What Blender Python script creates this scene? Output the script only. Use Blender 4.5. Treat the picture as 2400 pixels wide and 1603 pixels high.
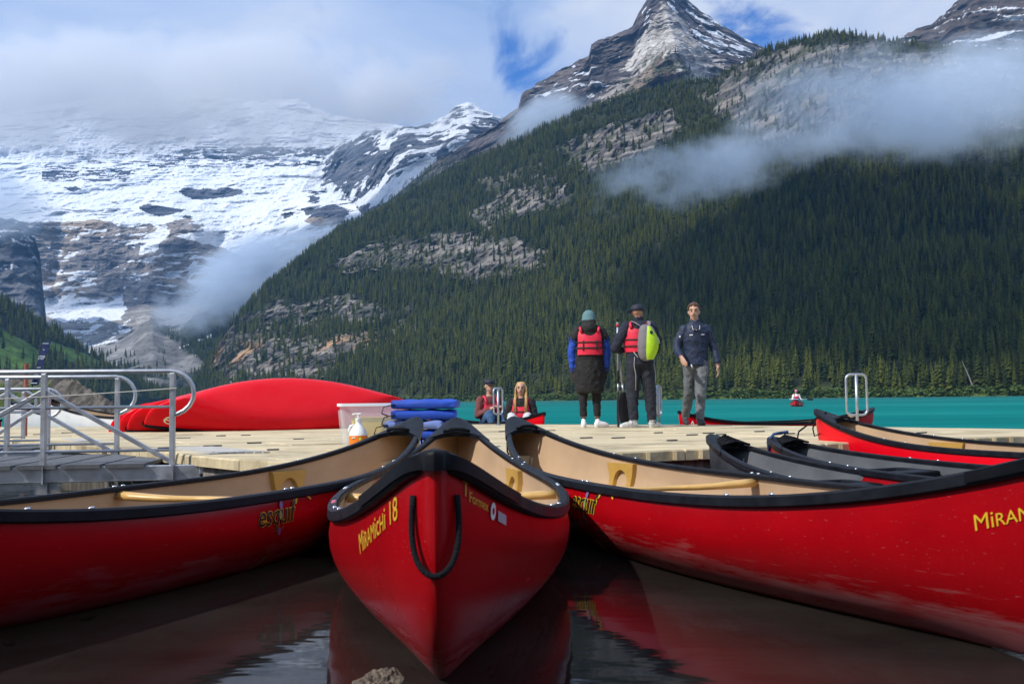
import bpy, bmesh, math, random
import numpy as np
from mathutils import Vector, Matrix, kdtree
random.seed(7)
for o in list(bpy.data.objects):
    bpy.data.objects.remove(o)
SC = bpy.context.scene
COL = SC.collection
R = math.radians

# ------------------------------------------------------------------ camera
CAM_H = 0.72                      # metres above the lake
F_PX, CX, CY, HOR = 2333.0, 1200.0, 801.5, 938.0      # 35 mm lens measured on a 2400 px frame
PITCH = math.atan((HOR - CY) / F_PX)
ROLL = math.radians(0.65)
FWD = Vector((0, math.cos(PITCH), math.sin(PITCH)))
_u, _r = Vector((0, -math.sin(PITCH), math.cos(PITCH))), Vector((1, 0, 0))
RIGHT = _r * math.cos(ROLL) - _u * math.sin(ROLL)
UP = _u * math.cos(ROLL) + _r * math.sin(ROLL)
cam_d = bpy.data.cameras.new('camera')
cam_d.lens, cam_d.sensor_width = 35.0, 36.0
cam_d.clip_start, cam_d.clip_end = 0.05, 30000
cam_d.dof.use_dof = True
cam_d.dof.focus_distance = 11.0
cam_d.dof.aperture_fstop = 9.0
CAM = bpy.data.objects.new('camera', cam_d)
COL.objects.link(CAM)
CAM.location = (0, 0, CAM_H)
CAM.rotation_euler = Matrix((RIGHT, UP, -FWD)).transposed().to_euler()
SC.camera = CAM

# ------------------------------------------------------------------ sky
SUN_EL, SUN_AZ = R(44), R(-122)       # azimuth from +Y towards +X
W = bpy.data.worlds.new('World')
SC.world = W
W.use_nodes = True
nt = W.node_tree
nt.nodes.clear()
def N(tree, typ, **kw):
    n = tree.nodes.new(typ)
    for k, v in kw.items():
        setattr(n, k, v)
    return n
def setin(n, **kw):
    for k, v in kw.items():
        n.inputs[k.replace('_', ' ')].default_value = v
def math_node(tree, op, a, b=None, c=None):
    n = N(tree, 'ShaderNodeMath', operation=op)
    for i, v in enumerate((a, b, c)):
        if v is None: continue
        if isinstance(v, (int, float)): n.inputs[i].default_value = v
        else: tree.links.new(v, n.inputs[i])
    return n.outputs[0]
def ramp(tree, src, stops, interp='LINEAR'):
    n = N(tree, 'ShaderNodeValToRGB')
    cr = n.color_ramp
    cr.interpolation = interp
    while len(cr.elements) < len(stops):
        cr.elements.new(0.5)
    for e, (p, c) in zip(cr.elements, stops):
        e.position = p
        e.color = c if len(c) == 4 else (*c, 1)
    tree.links.new(src, n.inputs[0])
    return n.outputs[0]
def mixc(tree, fac, a, b, blend='MIX'):
    n = N(tree, 'ShaderNodeMix', data_type='RGBA', blend_type=blend)
    for s, v in ((n.inputs[0], fac), (n.inputs[6], a), (n.inputs[7], b)):
        if isinstance(v, (int, float)): s.default_value = v
        elif isinstance(v, (tuple, list)): s.default_value = (*v, 1) if len(v) == 3 else v
        else: tree.links.new(v, s)
    return n.outputs[2]
sky = N(nt, 'ShaderNodeTexSky', sky_type='NISHITA')
sky.sun_disc = False
sky.sun_elevation, sky.sun_rotation = SUN_EL, SUN_AZ
sky.altitude, sky.air_density, sky.dust_density, sky.ozone_density = 1700, 1.0, 0.4, 1.6
tc = N(nt, 'ShaderNodeTexCoord')
mp = N(nt, 'ShaderNodeMapping')
mp.inputs['Scale'].default_value = (1.0, 1.0, 1.7)
nt.links.new(tc.outputs['Generated'], mp.inputs['Vector'])
def sky_noise(scale, detail, rough, loc):
    m = N(nt, 'ShaderNodeMapping')
    m.inputs['Location'].default_value = loc
    nt.links.new(mp.outputs[0], m.inputs['Vector'])
    n = N(nt, 'ShaderNodeTexNoise')
    setin(n, Scale=scale, Detail=detail, Roughness=rough, Distortion=0.6)
    nt.links.new(m.outputs[0], n.inputs['Vector'])
    return n.outputs['Fac']
n1 = sky_noise(2.6, 8, 0.55, (0.4, 0.1, 0.3))
n2 = sky_noise(7.0, 7, 0.6, (3.1, 1.7, 0.2))
cover = math_node(nt, 'ADD', math_node(nt, 'MULTIPLY', n1, 0.60), math_node(nt, 'MULTIPLY', n2, 0.52))
# breaks in the cloud (directions of the blue gaps)
def gap(px, py, rad, amt):
    global cover
    a, b = (px - CX) / F_PX, (CY - py) / F_PX
    v = (FWD + RIGHT * a + UP * b).normalized()
    d = N(nt, 'ShaderNodeVectorMath', operation='DISTANCE')
    nt.links.new(tc.outputs['Generated'], d.inputs[0])
    d.inputs[1].default_value = v
    k = N(nt, 'ShaderNodeMapRange', interpolation_type='SMOOTHSTEP')
    setin(k, From_Min=0.0, From_Max=rad, To_Min=amt, To_Max=0.0)
    nt.links.new(d.outputs['Value'], k.inputs['Value'])
    cover = math_node(nt, 'SUBTRACT', cover, k.outputs[0])
for g in ((1175, 110, .085, .115), (1225, 190, .06, .10), (1835, 40, .11, .12), (-20, 345, .06, .18), (1320, 130, .09, .085), (1760, 95, .06, .06), (1090, 60, .07, .05)):
    gap(*g)
cfac = ramp(nt, cover, [(0.36, (0, 0, 0)), (0.50, (1, 1, 1))], 'EASE')
cshade = ramp(nt, sky_noise(4.2, 6, 0.5, (1.3, 0.2, 2.2)), [(0.3, (4.2, 5.8, 9.2)), (0.50, (6.4, 7.7, 10.4)), (0.70, (9.0, 9.6, 10.9))])
skyb = mixc(nt, 1.0, sky.outputs[0], (0.35, 0.95, 1.9), 'MULTIPLY')
skymix = mixc(nt, cfac, skyb, cshade)
bg = N(nt, 'ShaderNodeBackground')
bg.inputs['Strength'].default_value = 0.10
nt.links.new(skymix, bg.inputs['Color'])
wo = N(nt, 'ShaderNodeOutputWorld')
nt.links.new(bg.outputs[0], wo.inputs['Surface'])

# ------------------------------------------------------------------ sun and exposure
sun_d = bpy.data.lights.new('sun', 'SUN')
sun_d.energy, sun_d.angle, sun_d.color = 5.0, R(0.55), (1.0, 0.95, 0.87)
SUN = bpy.data.objects.new('sun', sun_d)
COL.objects.link(SUN)
SUN_V = Vector((math.sin(SUN_AZ) * math.cos(SUN_EL), math.cos(SUN_AZ) * math.cos(SUN_EL), math.sin(SUN_EL)))
SUN.rotation_euler = SUN_V.to_track_quat('Z', 'Y').to_euler()
SC.view_settings.view_transform = 'Standard'
SC.view_settings.look = 'None'
SC.view_settings.exposure = -0.24
SC.view_settings.gamma = 1.0
SC.render.engine = 'CYCLES'
cy = SC.cycles
cy.use_denoising = True
cy.max_bounces = 8
cy.diffuse_bounces, cy.glossy_bounces, cy.transmission_bounces = 2, 3, 6
cy.volume_bounces = 6
cy.transparent_max_bounces = 12
cy.volume_max_steps = 128
cy.use_adaptive_sampling = True
cy.adaptive_threshold = 0.015
cy.caustics_reflective = cy.caustics_refractive = False

# ------------------------------------------------------------------ helpers
def ray(px, py):
    a, b = (px - CX) / F_PX, (CY - py) / F_PX
    return FWD + RIGHT * a + UP * b
def hor_y(px): return HOR - math.tan(ROLL) * (px - CX)      # photo row of the horizon
def at(px, py, d):                    # the point of the place seen at a photo position, d metres away along Y
    a, y, z = ray(px, py)
    t = d / y
    return Vector((a * t, d, CAM_H + z * t))
def on(px, py, z):                    # the point at height z seen at a photo position
    a, y, zz = ray(px, py)
    t = (z - CAM_H) / zz
    return Vector((a * t, y * t, z))

_mats = {}
def mat(name, col, rough=0.5, metal=0.0, var=0.0, scale=6.0, bump=0.0, bscale=40.0, coat=0.0, spec=0.5, alpha=1.0, trans=0.0, coords='Object', sheen=0.0, detail=4.0, stretch=None):
    if name in _mats: return _mats[name]
    m = bpy.data.materials.new(name)
    m.use_nodes = True
    t = m.node_tree
    b = t.nodes['Principled BSDF']
    b.inputs['Base Color'].default_value = (*col, 1)
    b.inputs['Roughness'].default_value = rough
    b.inputs['Metallic'].default_value = metal
    b.inputs['Specular IOR Level'].default_value = spec
    b.inputs['Coat Weight'].default_value = coat
    b.inputs['Coat Roughness'].default_value = 0.08
    b.inputs['Alpha'].default_value = alpha
    b.inputs['Transmission Weight'].default_value = trans
    b.inputs['Sheen Weight'].default_value = sheen
    if var or bump:
        tcn = N(t, 'ShaderNodeTexCoord')
        vec = tcn.outputs[coords]
        if stretch:
            mpn = N(t, 'ShaderNodeMapping')
            mpn.inputs['Scale'].default_value = stretch
            t.links.new(vec, mpn.inputs['Vector'])
            vec = mpn.outputs[0]
    if var:
        n = N(t, 'ShaderNodeTexNoise')
        setin(n, Scale=scale, Detail=detail, Roughness=0.6)
        t.links.new(vec, n.inputs['Vector'])
        lo = tuple(max(0, c * (1 - var)) for c in col)
        hi = tuple(min(1, c * (1 + var)) for c in col)
        out = ramp(t, n.outputs['Fac'], [(0.3, lo), (0.7, hi)])
        t.links.new(out, b.inputs['Base Color'])
        rr = N(t, 'ShaderNodeMapRange')
        setin(rr, From_Min=0.3, From_Max=0.7, To_Min=max(0.02, rough - 0.08), To_Max=min(1, rough + 0.1))
        t.links.new(n.outputs['Fac'], rr.inputs['Value'])
        t.links.new(rr.outputs[0], b.inputs['Roughness'])
    if bump:
        n2_ = N(t, 'ShaderNodeTexNoise')
        setin(n2_, Scale=bscale, Detail=4.0)
        t.links.new(vec, n2_.inputs['Vector'])
        bp = N(t, 'ShaderNodeBump')
        bp.inputs['Strength'].default_value = bump
        bp.inputs['Distance'].default_value = 0.01
        t.links.new(n2_.outputs['Fac'], bp.inputs['Height'])
        t.links.new(bp.outputs[0], b.inputs['Normal'])
    _mats[name] = m
    return m

def tag(o, label=None, category=None, group=None, kind=None):
    if label: o['label'] = label
    if category: o['category'] = category
    if group: o['group'] = group
    if kind: o['kind'] = kind
    return o
def empty(name, loc=(0, 0, 0)):
    o = bpy.data.objects.new(name, None)
    o.empty_display_size = 0.1
    COL.objects.link(o)
    o.location = loc
    return o
def link(name, me, parent=None, material=None):
    o = bpy.data.objects.new(name, me)
    COL.objects.link(o)
    if material is not None and not me.materials:
        for m in (material if isinstance(material, (list, tuple)) else [material]):
            me.materials.append(m)
    if parent is not None: o.parent = parent
    return o
class MB:
    """collects faces, links them as one mesh"""
    def __init__(s): s.v, s.f, s.m = [], [], []
    def add(s, vs, fs, mi=0):
        k = len(s.v)
        s.v += [tuple(v) for v in vs]
        s.f += [tuple(i + k for i in f) for f in fs]
        s.m += [mi] * len(fs)
    def box(s, c, size, mi=0, rot=None, taper=1.0):
        x, y, z = (q / 2 for q in size)
        vs = [Vector((sx * x * (taper if sz > 0 else 1), sy * y * (taper if sz > 0 else 1), sz * z)) for sz in (-1, 1) for sx, sy in ((-1, -1), (1, -1), (1, 1), (-1, 1))]
        if rot is not None: vs = [rot @ v for v in vs]
        c = Vector(c)
        s.add([v + c for v in vs], [(3, 2, 1, 0), (4, 5, 6, 7), (0, 1, 5, 4), (1, 2, 6, 5), (2, 3, 7, 6), (3, 0, 4, 7)], mi)
    def bar(s, a, b, w, h, mi=0, up=Vector((0, 0, 1))):       # a straight bar of rectangular section
        a, b = Vector(a), Vector(b)
        d = b - a
        L = d.length
        d.normalize()
        sd = d.cross(up)
        if sd.length < 1e-4: sd = d.cross(Vector((0, 1, 0)))
        sd.normalize()
        u = sd.cross(d)
        vs = [p + sd * (i * w / 2) + u * (j * h / 2) for p in (a, b) for i, j in ((-1, -1), (1, -1), (1, 1), (-1, 1))]
        s.add(vs, [(3, 2, 1, 0), (4, 5, 6, 7), (0, 1, 5, 4), (1, 2, 6, 5), (2, 3, 7, 6), (3, 0, 4, 7)], mi)
    def tube(s, pts, r, seg=8, closed=False, mi=0, flat=1.0):
        pts = [Vector(p) for p in pts]
        n = len(pts)
        rr = r if isinstance(r, (list, tuple)) else [r] * n
        ref = None
        rings = []
        for i, p in enumerate(pts):
            if closed: t = pts[(i + 1) % n] - pts[i - 1]
            else: t = pts[min(i + 1, n - 1)] - pts[max(i - 1, 0)]
            t.normalize()
            if ref is None:
                ref = t.orthogonal().normalized() if abs(t.z) > 0.95 else t.cross(Vector((0, 0, 1))).normalized()
            ref = (ref - t * ref.dot(t)).normalized()
            q = t.cross(ref)
            rings.append([p + ref * (rr[i] * math.cos(a)) + q * (rr[i] * flat * math.sin(a)) for a in (2 * math.pi * k / seg for k in range(seg))])
        fs = []
        m = n if closed else n - 1
        for i in range(m):
            a, b = i * seg, ((i + 1) % n) * seg
            for k in range(seg):
                fs.append((a + k, a + (k + 1) % seg, b + (k + 1) % seg, b + k))
        if not closed:
            fs.append(tuple(range(seg - 1, -1, -1)))
            fs.append(tuple((n - 1) * seg + k for k in range(seg)))
        s.add([v for ring in rings for v in ring], fs, mi)
    def loft(s, rings, mi=0, cap=True, closed=True):
        k = len(rings[0])
        fs = []
        for i in range(len(rings) - 1):
            for j in range(k if closed else k - 1):
                fs.append((i * k + j, i * k + (j + 1) % k, (i + 1) * k + (j + 1) % k, (i + 1) * k + j))
        if cap:
            fs.append(tuple(range(k - 1, -1, -1)))
            fs.append(tuple((len(rings) - 1) * k + j for j in range(k)))
        s.add([v for r_ in rings for v in r_], fs, mi)
    def ball(s, c, r, seg=10, rings=7, mi=0):
        c = Vector(c)
        rx, ry, rz = r if isinstance(r, (tuple, list)) else (r, r, r)
        vs = [c + Vector((0, 0, -rz))]
        for i in range(1, rings):
            a = -math.pi / 2 + math.pi * i / rings
            vs += [c + Vector((rx * math.cos(a) * math.cos(2 * math.pi * k / seg), ry * math.cos(a) * math.sin(2 * math.pi * k / seg), rz * math.sin(a))) for k in range(seg)]
        vs.append(c + Vector((0, 0, rz)))
        fs = [(0, 1 + (k + 1) % seg, 1 + k) for k in range(seg)]
        for i in range(rings - 2):
            for k in range(seg):
                a, b = 1 + i * seg, 1 + (i + 1) * seg
                fs.append((a + k, a + (k + 1) % seg, b + (k + 1) % seg, b + k))
        a, e = 1 + (rings - 2) * seg, len(vs) - 1
        fs += [(a + k, a + (k + 1) % seg, e) for k in range(seg)]
        s.add(vs, fs, mi)
    def mesh(s, name, smooth=False, angle=None):
        me = bpy.data.meshes.new(name)
        me.from_pydata(s.v, [], s.f)
        if any(s.m): me.polygons.foreach_set('material_index', s.m)
        if smooth: me.polygons.foreach_set('use_smooth', [True] * len(s.f))
        me.update()
        if angle is not None:
            me.set_sharp_from_angle(angle=R(angle))
        return me
    def build(s, name, material, parent=None, smooth=False, angle=None, bevel=0.0, world=True):
        if parent is not None and world:
            L = parent.location
            s.v = [(v[0] - L.x, v[1] - L.y, v[2] - L.z) for v in s.v]
        me = s.mesh(name, smooth, angle)
        if bevel:
            bm = bmesh.new(); bm.from_mesh(me)
            bmesh.ops.bevel(bm, geom=[e for e in bm.edges if e.calc_face_angle(0) > 0.6], offset=bevel, segments=2, affect='EDGES', profile=0.5)
            bm.to_mesh(me); bm.free()
        return link(name, me, parent, material)

# ------------------------------------------------------------------ numpy noise
_rng = np.random.default_rng(11)
_perm = _rng.random((64, 64, 64)).astype(np.float32)
def vnoise(p):
    i = np.floor(p).astype(np.int64)
    f = p - i
    f = f * f * (3 - 2 * f)
    i &= 63
    j = (i + 1) & 63
    def g(a, b, c): return _perm[a, b, c]
    x0, y0, z0, x1, y1, z1 = i[..., 0], i[..., 1], i[..., 2], j[..., 0], j[..., 1], j[..., 2]
    fx, fy, fz = f[..., 0], f[..., 1], f[..., 2]
    a = g(x0, y0, z0) * (1 - fx) + g(x1, y0, z0) * fx
    b = g(x0, y1, z0) * (1 - fx) + g(x1, y1, z0) * fx
    c = g(x0, y0, z1) * (1 - fx) + g(x1, y0, z1) * fx
    d = g(x0, y1, z1) * (1 - fx) + g(x1, y1, z1) * fx
    return (a * (1 - fy) + b * fy) * (1 - fz) + (c * (1 - fy) + d * fy) * fz
def fbm(x, y, z, octv=5, gain=0.5, ridge=False):
    p = np.stack(np.broadcast_arrays(x, y, z), -1).astype(np.float64) + 100.0
    s, a, tot = 0, 1.0, 0
    for k in range(octv):
        n = vnoise(p * (2.03 ** k) + 17.3 * k)
        if ridge: n = 1 - np.abs(2 * n - 1)
        s = s + a * n
        tot += a
        a *= gain
    return s / tot
def sstep(a, b, x):
    t = np.clip((x - a) / (b - a), 0, 1)
    return t * t * (3 - 2 * t)
# ================================================================== mountains, forest, lake
KD = 2400.0 / 2348.0                  # outlines below were read off at 2348 px width
def poly_mask(x, y, pts):
    inside = np.zeros(x.shape, bool)
    n = len(pts)
    for i in range(n):
        x0, y0 = pts[i]
        x1, y1 = pts[(i + 1) % n]
        c = (y0 > y) != (y1 > y)
        xi = (x1 - x0) * (y - y0) / ((y1 - y0) if y1 != y0 else 1e-9) + x0
        inside ^= c & (x < xi)
    return inside
def seg_dist(x, y, x0, y0, x1, y1):
    dx, dy = x1 - x0, y1 - y0
    t = np.clip(((x - x0) * dx + (y - y0) * dy) / (dx * dx + dy * dy), 0, 1)
    return np.hypot(x - x0 - t * dx, y - y0 - t * dy)

class Layer:
    """a slope lofted through contours; every contour point is (x, y or None for the water line, distance)"""
    def __init__(s, contours, xs, rows, amp=0.0, nscale=300.0, zamp=0.0, spurs=(), ridge=True, vert=1.0, octv=6, gain=.52):
        xs = np.asarray(xs, float)
        ys, ds = [], []
        for c in contours:
            cx = [p[0] for p in c]
            d = np.interp(xs, cx, [p[2] for p in c])
            if c[0][1] is None:
                yy = (hor_y(xs * KD) + (CAM_H + 3.0) * F_PX / d) / KD
            else:
                yy = np.interp(xs, cx, [p[1] for p in c])
            ys.append(yy); ds.append(d)
        Y, D = [], []
        for k, n in enumerate(rows):
            for j in range(n):
                t = j / n
                Y.append(ys[k] * (1 - t) + ys[k + 1] * t)
                D.append(ds[k] * (1 - t) + ds[k + 1] * t)
        Y.append(ys[-1]); D.append(ds[-1])
        Y, D = np.array(Y), np.array(D)
        X = np.broadcast_to(xs, Y.shape).copy()
        s.px, s.py = X, Y
        a = (X * KD - CX) / F_PX
        b = (CY - Y * KD) / F_PX
        rx = FWD.x + a * RIGHT.x + b * UP.x
        ry = FWD.y + a * RIGHT.y + b * UP.y
        rz = FWD.z + a * RIGHT.z + b * UP.z
        def world(D):
            return rx / ry * D, D, CAM_H + rz / ry * D
        wx, wy, wz = world(D)
        if amp:
            q = fbm(wx / nscale, wy / nscale, wz / (nscale * vert), octv, gain, ridge)
            D2 = D - (q - 0.55) * amp * 2
            for (x0, y0, x1, y1, wdt, am) in spurs:
                D2 = D2 - am * np.exp(-(seg_dist(X, Y, x0, y0, x1, y1) / wdt) ** 1.3)
            # no displacement at the water line
            k0 = np.clip(wz / 25.0, 0, 1) if contours[0][0][1] is None else 1.0
            D = D + (D2 - D) * k0
            wx, wy, wz = world(D)
        if zamp:
            wz = wz + (fbm(wx / (nscale * .18), wy / (nscale * .18), wz / (nscale * .18), 4) - 0.5) * zamp
        s.W = np.stack([wx, wy, wz], -1)
        s.nr, s.nc = s.W.shape[:2]
    def mesh(s, name, material, albedo=None, kind='structure', smooth=True, snow=None):
        nr, nc = s.nr, s.nc
        me = bpy.data.meshes.new(name)
        v = s.W.reshape(-1, 3)
        me.vertices.add(len(v))
        me.vertices.foreach_set('co', v.astype(np.float32).ravel())
        i = np.arange((nr - 1) * nc).reshape(nr - 1, nc)[:, :-1].ravel()
        q = np.stack([i, i + 1, i + nc + 1, i + nc], -1).astype(np.int32)
        me.loops.add(q.size)
        me.polygons.add(len(q))
        me.loops.foreach_set('vertex_index', q.ravel())
        me.polygons.foreach_set('loop_start', np.arange(len(q), dtype=np.int32) * 4)
        me.polygons.foreach_set('use_smooth', np.full(len(q), smooth))
        me.update()
        if albedo is not None:
            at_ = me.attributes.new('albedo', 'FLOAT_COLOR', 'POINT')
            c = np.ones((len(v), 4), np.float32)
            c[:, :3] = albedo.reshape(-1, 3)
            at_.data.foreach_set('color', c.ravel())
        if snow is not None:
            sn_ = me.attributes.new('snow', 'FLOAT', 'POINT')
            sn_.data.foreach_set('value', np.clip(snow, 0, 1).astype(np.float32).ravel())
        o = link(name, me, None, material)
        tag(o, kind=kind)
        return o
    def scatter(s, n, dens, rng):
        """n random points on the slope, weighted by area and density"""
        Wd = s.W
        e1 = Wd[:-1, 1:] - Wd[:-1, :-1]
        e2 = Wd[1:, :-1] - Wd[:-1, :-1]
        hx = np.abs(e1[..., 0] * e2[..., 1] - e1[..., 1] * e2[..., 0])      # ground-plan area
        ar = np.linalg.norm(np.cross(e1, e2), axis=-1) * 0.5 + hx * 0.5
        p = (ar * dens[:-1, :-1]).ravel()
        tot = p.sum()
        k = rng.choice(len(p), size=n, p=p / tot)
        r, c = np.unravel_index(k, ar.shape)
        u, v = rng.random((2, n, 1))
        P = (Wd[r, c] * (1 - u) + Wd[r, c + 1] * u) * (1 - v) + (Wd[r + 1, c] * (1 - u) + Wd[r + 1, c + 1] * u) * v
        return P, s.px[r, c], s.py[r, c]

def terrain_mat(name, rough=0.9, nscale=0.05, var=0.35, bump=0.6, bdist=3.0, strata=0.0, spec=0.2, snow=None, fray=.85):
    m = bpy.data.materials.new(name)
    m.use_nodes = True
    t = m.node_tree
    b = t.nodes['Principled BSDF']
    b.inputs['Roughness'].default_value = rough
    b.inputs['Specular IOR Level'].default_value = spec
    g = N(t, 'ShaderNodeNewGeometry')
    at_ = N(t, 'ShaderNodeAttribute', attribute_name='albedo')
    n = N(t, 'ShaderNodeTexNoise')
    setin(n, Scale=nscale, Detail=10.0, Roughness=0.68)
    mp_ = N(t, 'ShaderNodeMapping')
    mp_.inputs['Scale'].default_value = (1, 1, 1 + strata)
    t.links.new(g.outputs['Position'], mp_.inputs['Vector'])
    t.links.new(mp_.outputs[0], n.inputs['Vector'])
    k = ramp(t, n.outputs['Fac'], [(0.28, (1 - var,) * 3), (0.72, (1 + var,) * 3)])
    col = mixc(t, 1.0, at_.outputs['Color'], k, 'MULTIPLY')
    if snow:
        sa = N(t, 'ShaderNodeAttribute', attribute_name='snow')
        n5 = N(t, 'ShaderNodeTexNoise')
        setin(n5, Scale=snow, Detail=9.0, Roughness=0.7)
        mp5 = N(t, 'ShaderNodeMapping')
        mp5.inputs['Scale'].default_value = (1, 1, 2.6)
        t.links.new(g.outputs['Position'], mp5.inputs['Vector'])
        t.links.new(mp5.outputs[0], n5.inputs['Vector'])
        f5 = math_node(t, 'ADD', sa.outputs['Fac'], math_node(t, 'MULTIPLY', math_node(t, 'SUBTRACT', n5.outputs['Fac'], .5), fray))
        f5 = ramp(t, f5, [(.47, (0, 0, 0)), (.55, (1, 1, 1))])
        col = mixc(t, f5, col, (.84, .885, .95))
    t.links.new(col, b.inputs['Base Color'])
    bp = N(t, 'ShaderNodeBump')
    bp.inputs['Strength'].default_value = bump
    bp.inputs['Distance'].default_value = bdist
    t.links.new(n.outputs['Fac'], bp.inputs['Height'])
    t.links.new(bp.outputs[0], b.inputs['Normal'])
    return m
def C3(*c): return np.array(c, float)
def lerp3(a, b, f): return a + (b - a) * f[..., None]

# ------------------------------------------------------------------ A: the forested slope across the lake
RIDGE_A = [(400, 915), (430, 905), (470, 850), (500, 800), (530, 752), (560, 715), (610, 660), (700, 590), (790, 525), (870, 490), (960, 440), (1090, 370), (1200, 322), (1300, 272), (1400, 235), (1480, 212), (1560, 196), (1640, 188), (1700, 152), (1760, 120), (1830, 100), (1900, 84), (1960, 87), (2030, 99), (2100, 112), (2348, 135), (2800, 150)]
dA = lambda x: np.interp(x, [400, 560, 800, 1100, 1500, 1700, 1900, 2400, 2800], [1700, 1820, 2000, 2100, 1900, 1700, 1500, 1450, 1450])
sA = lambda x: np.interp(x, [400, 700, 1000, 1300, 1700, 2100, 2450, 2800], [1650, 1250, 1000, 800, 620, 520, 460, 430])
xsA = np.linspace(400, 2800, 620)
LA = Layer([[(x, None, sA(x)) for x in range(400, 2801, 100)],
            [(x, (hor_y(x * KD) - 9) / KD, sA(x) + 14) for x in range(400, 2801, 100)],
            [(x, y, dA(x)) for x, y in RIDGE_A],
            [(x, y + 40, dA(x) + 350) for x, y in RIDGE_A]],
           xsA, [8, 300, 10], amp=90, nscale=420, zamp=6, vert=1.0)
ROCKS = [
    ([(498, 885), (505, 800), (560, 725), (640, 700), (760, 690), (850, 685), (950, 715), (935, 775), (870, 800), (800, 825), (745, 870)], 0.90),
    ([(740, 612), (850, 576), (950, 552), (1060, 525), (1150, 545), (1260, 585), (1240, 622), (1150, 655), (1050, 645), (950, 632), (850, 628)], 0.90),
    ([(1060, 485), (1130, 455), (1250, 440), (1315, 428), (1300, 478), (1180, 502), (1090, 530)], 0.86),
    ([(1290, 345), (1400, 290), (1480, 258), (1545, 248), (1565, 300), (1540, 345), (1450, 362), (1380, 395), (1320, 415)], 0.93),
    ([(1625, 225), (1700, 180), (1770, 150), (1830, 160), (1830, 330), (1750, 350), (1690, 310), (1640, 265)], 0.90),
    ([(1760, 150), (1830, 112), (1900, 96), (2030, 112), (2348, 150), (2348, 290), (2000, 320), (1830, 330), (1780, 240)], 0.86),
    ([(1590, 225), (1700, 148), (1830, 96), (1840, 140), (1760, 175), (1640, 245)], 0.72),
    ([(1090, 430), (1200, 380), (1290, 400), (1250, 440), (1130, 450)], 0.45),
    ([(880, 830), (930, 690), (960, 680), (950, 760), (900, 830)], 0.4),
]
def rock_field(L):
    x = L.px + (fbm(L.W[..., 0] / 60, L.W[..., 1] / 60, L.W[..., 2] / 60, 4) - .5) * 90
    y = L.py + (fbm(L.W[..., 0] / 60 + 9, L.W[..., 1] / 60, L.W[..., 2] / 60, 4) - .5) * 60
    r = np.zeros(x.shape)
    for pts, a in ROCKS:
        r = np.maximum(r, poly_mask(x, y, pts) * a)
    # ledges of trees across the low cliff
    band = np.exp(-((y - 758 + (x - 750) * .04) / 16.0) ** 2) * (x > 560) * (x < 930)
    return np.clip(r - band * .7, 0, 1)
rockA = rock_field(LA)
wx, wy, wz = LA.W[..., 0], LA.W[..., 1], LA.W[..., 2]
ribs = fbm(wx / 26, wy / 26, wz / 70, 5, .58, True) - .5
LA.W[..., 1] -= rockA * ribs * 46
LA.W[..., 2] += rockA * (fbm(wx / 60, wy / 60, wz / 12, 3) - .5) * 12
strA = fbm(wx / 90, wy / 90, wz / 7, 4)
toneA = fbm(wx / 120, wy / 120, wz / 90, 4)
alb = lerp3(C3(.016, .022, .010), C3(.032, .038, .015), sstep(.35, .65, toneA))
rk = lerp3(C3(.075, .070, .070), C3(.25, .225, .20), sstep(.35, .68, strA))
orange = np.exp(-((LA.py - (806 - (LA.px - 600) * .07)) / 22.0) ** 2) * sstep(.42, .6, fbm(wx / 60, wy / 60, wz / 40, 3)) * (LA.px < 900)
rk = lerp3(rk, C3(.50, .30, .15), orange * .8)
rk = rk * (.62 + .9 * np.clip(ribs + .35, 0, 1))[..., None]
rk = lerp3(rk, C3(.05, .065, .03), sstep(.50, .66, fbm(wx / 25, wy / 25, wz / 25, 4)) * .7)
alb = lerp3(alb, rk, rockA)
alb = lerp3(alb, C3(.10, .15, .035), sstep(9, 2, wz) * 0.9)
M_FOREST_GROUND = terrain_mat('forest_floor_and_rock', nscale=.06, var=.4, bump=1.0, bdist=4.0, strata=1.5)
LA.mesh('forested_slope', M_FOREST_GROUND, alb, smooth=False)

# ------------------------------------------------------------------ B: the sharp peak
TOP_B = [(780, 540), (800, 525), (850, 492), (900, 455), (1000, 372), (1130, 288), (1188, 250), (1197, 214), (1240, 190), (1280, 166), (1350, 130), (1356, 102), (1400, 82), (1450, 58), (1468, 20), (1488, -8), (1530, -25), (1560, -12), (1600, 20), (1650, 52), (1700, 85), (1745, 106), (1800, 140), (1900, 200), (2000, 230)]
xsB = np.linspace(780, 2000, 420)
LB = Layer([[(780, 560, 2250), (900, 520, 2350), (1000, 470, 2400), (1200, 380, 2400), (1400, 310, 2350), (1560, 265, 2300), (1700, 240, 2300), (2000, 240, 2300)],
            [(780, 550, 2500), (900, 490, 2600), (1000, 430, 2700), (1200, 330, 2750), (1400, 240, 2750), (1560, 195, 2700), (1700, 180, 2700), (2000, 238, 2500)],
            [(x, y, 3300) for x, y in TOP_B],
            [(x, y + 60, 3800) for x, y in TOP_B]],
           xsB, [50, 190, 8], amp=170, nscale=330, zamp=26, vert=.8, octv=8, gain=.60,
           spurs=[(1525, 15, 1570, 190, 55, 260), (1545, 110, 1380, 300, 60, 160), (1360, 105, 1300, 260, 40, 120), (1200, 210, 1180, 330, 40, 120)])
wx, wy, wz = LB.W[..., 0], LB.W[..., 1], LB.W[..., 2]
x, y = LB.px, LB.py
fnB = fbm(wx / 40, wy / 40, wz / 40, 5)
stB = .45 * fbm(wx / 130, wy / 130, wz / 16, 5) + .55 * fbm(wx / 55 + 3, wy / 55, wz / 70, 5)
xw = x + (fnB - .5) * 50
yw = y + (fbm(wx / 50 + 5, wy / 50, wz / 50, 4) - .5) * 50
alb = lerp3(C3(.055, .048, .054), C3(.18, .15, .135), sstep(.36, .64, stB))
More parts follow.
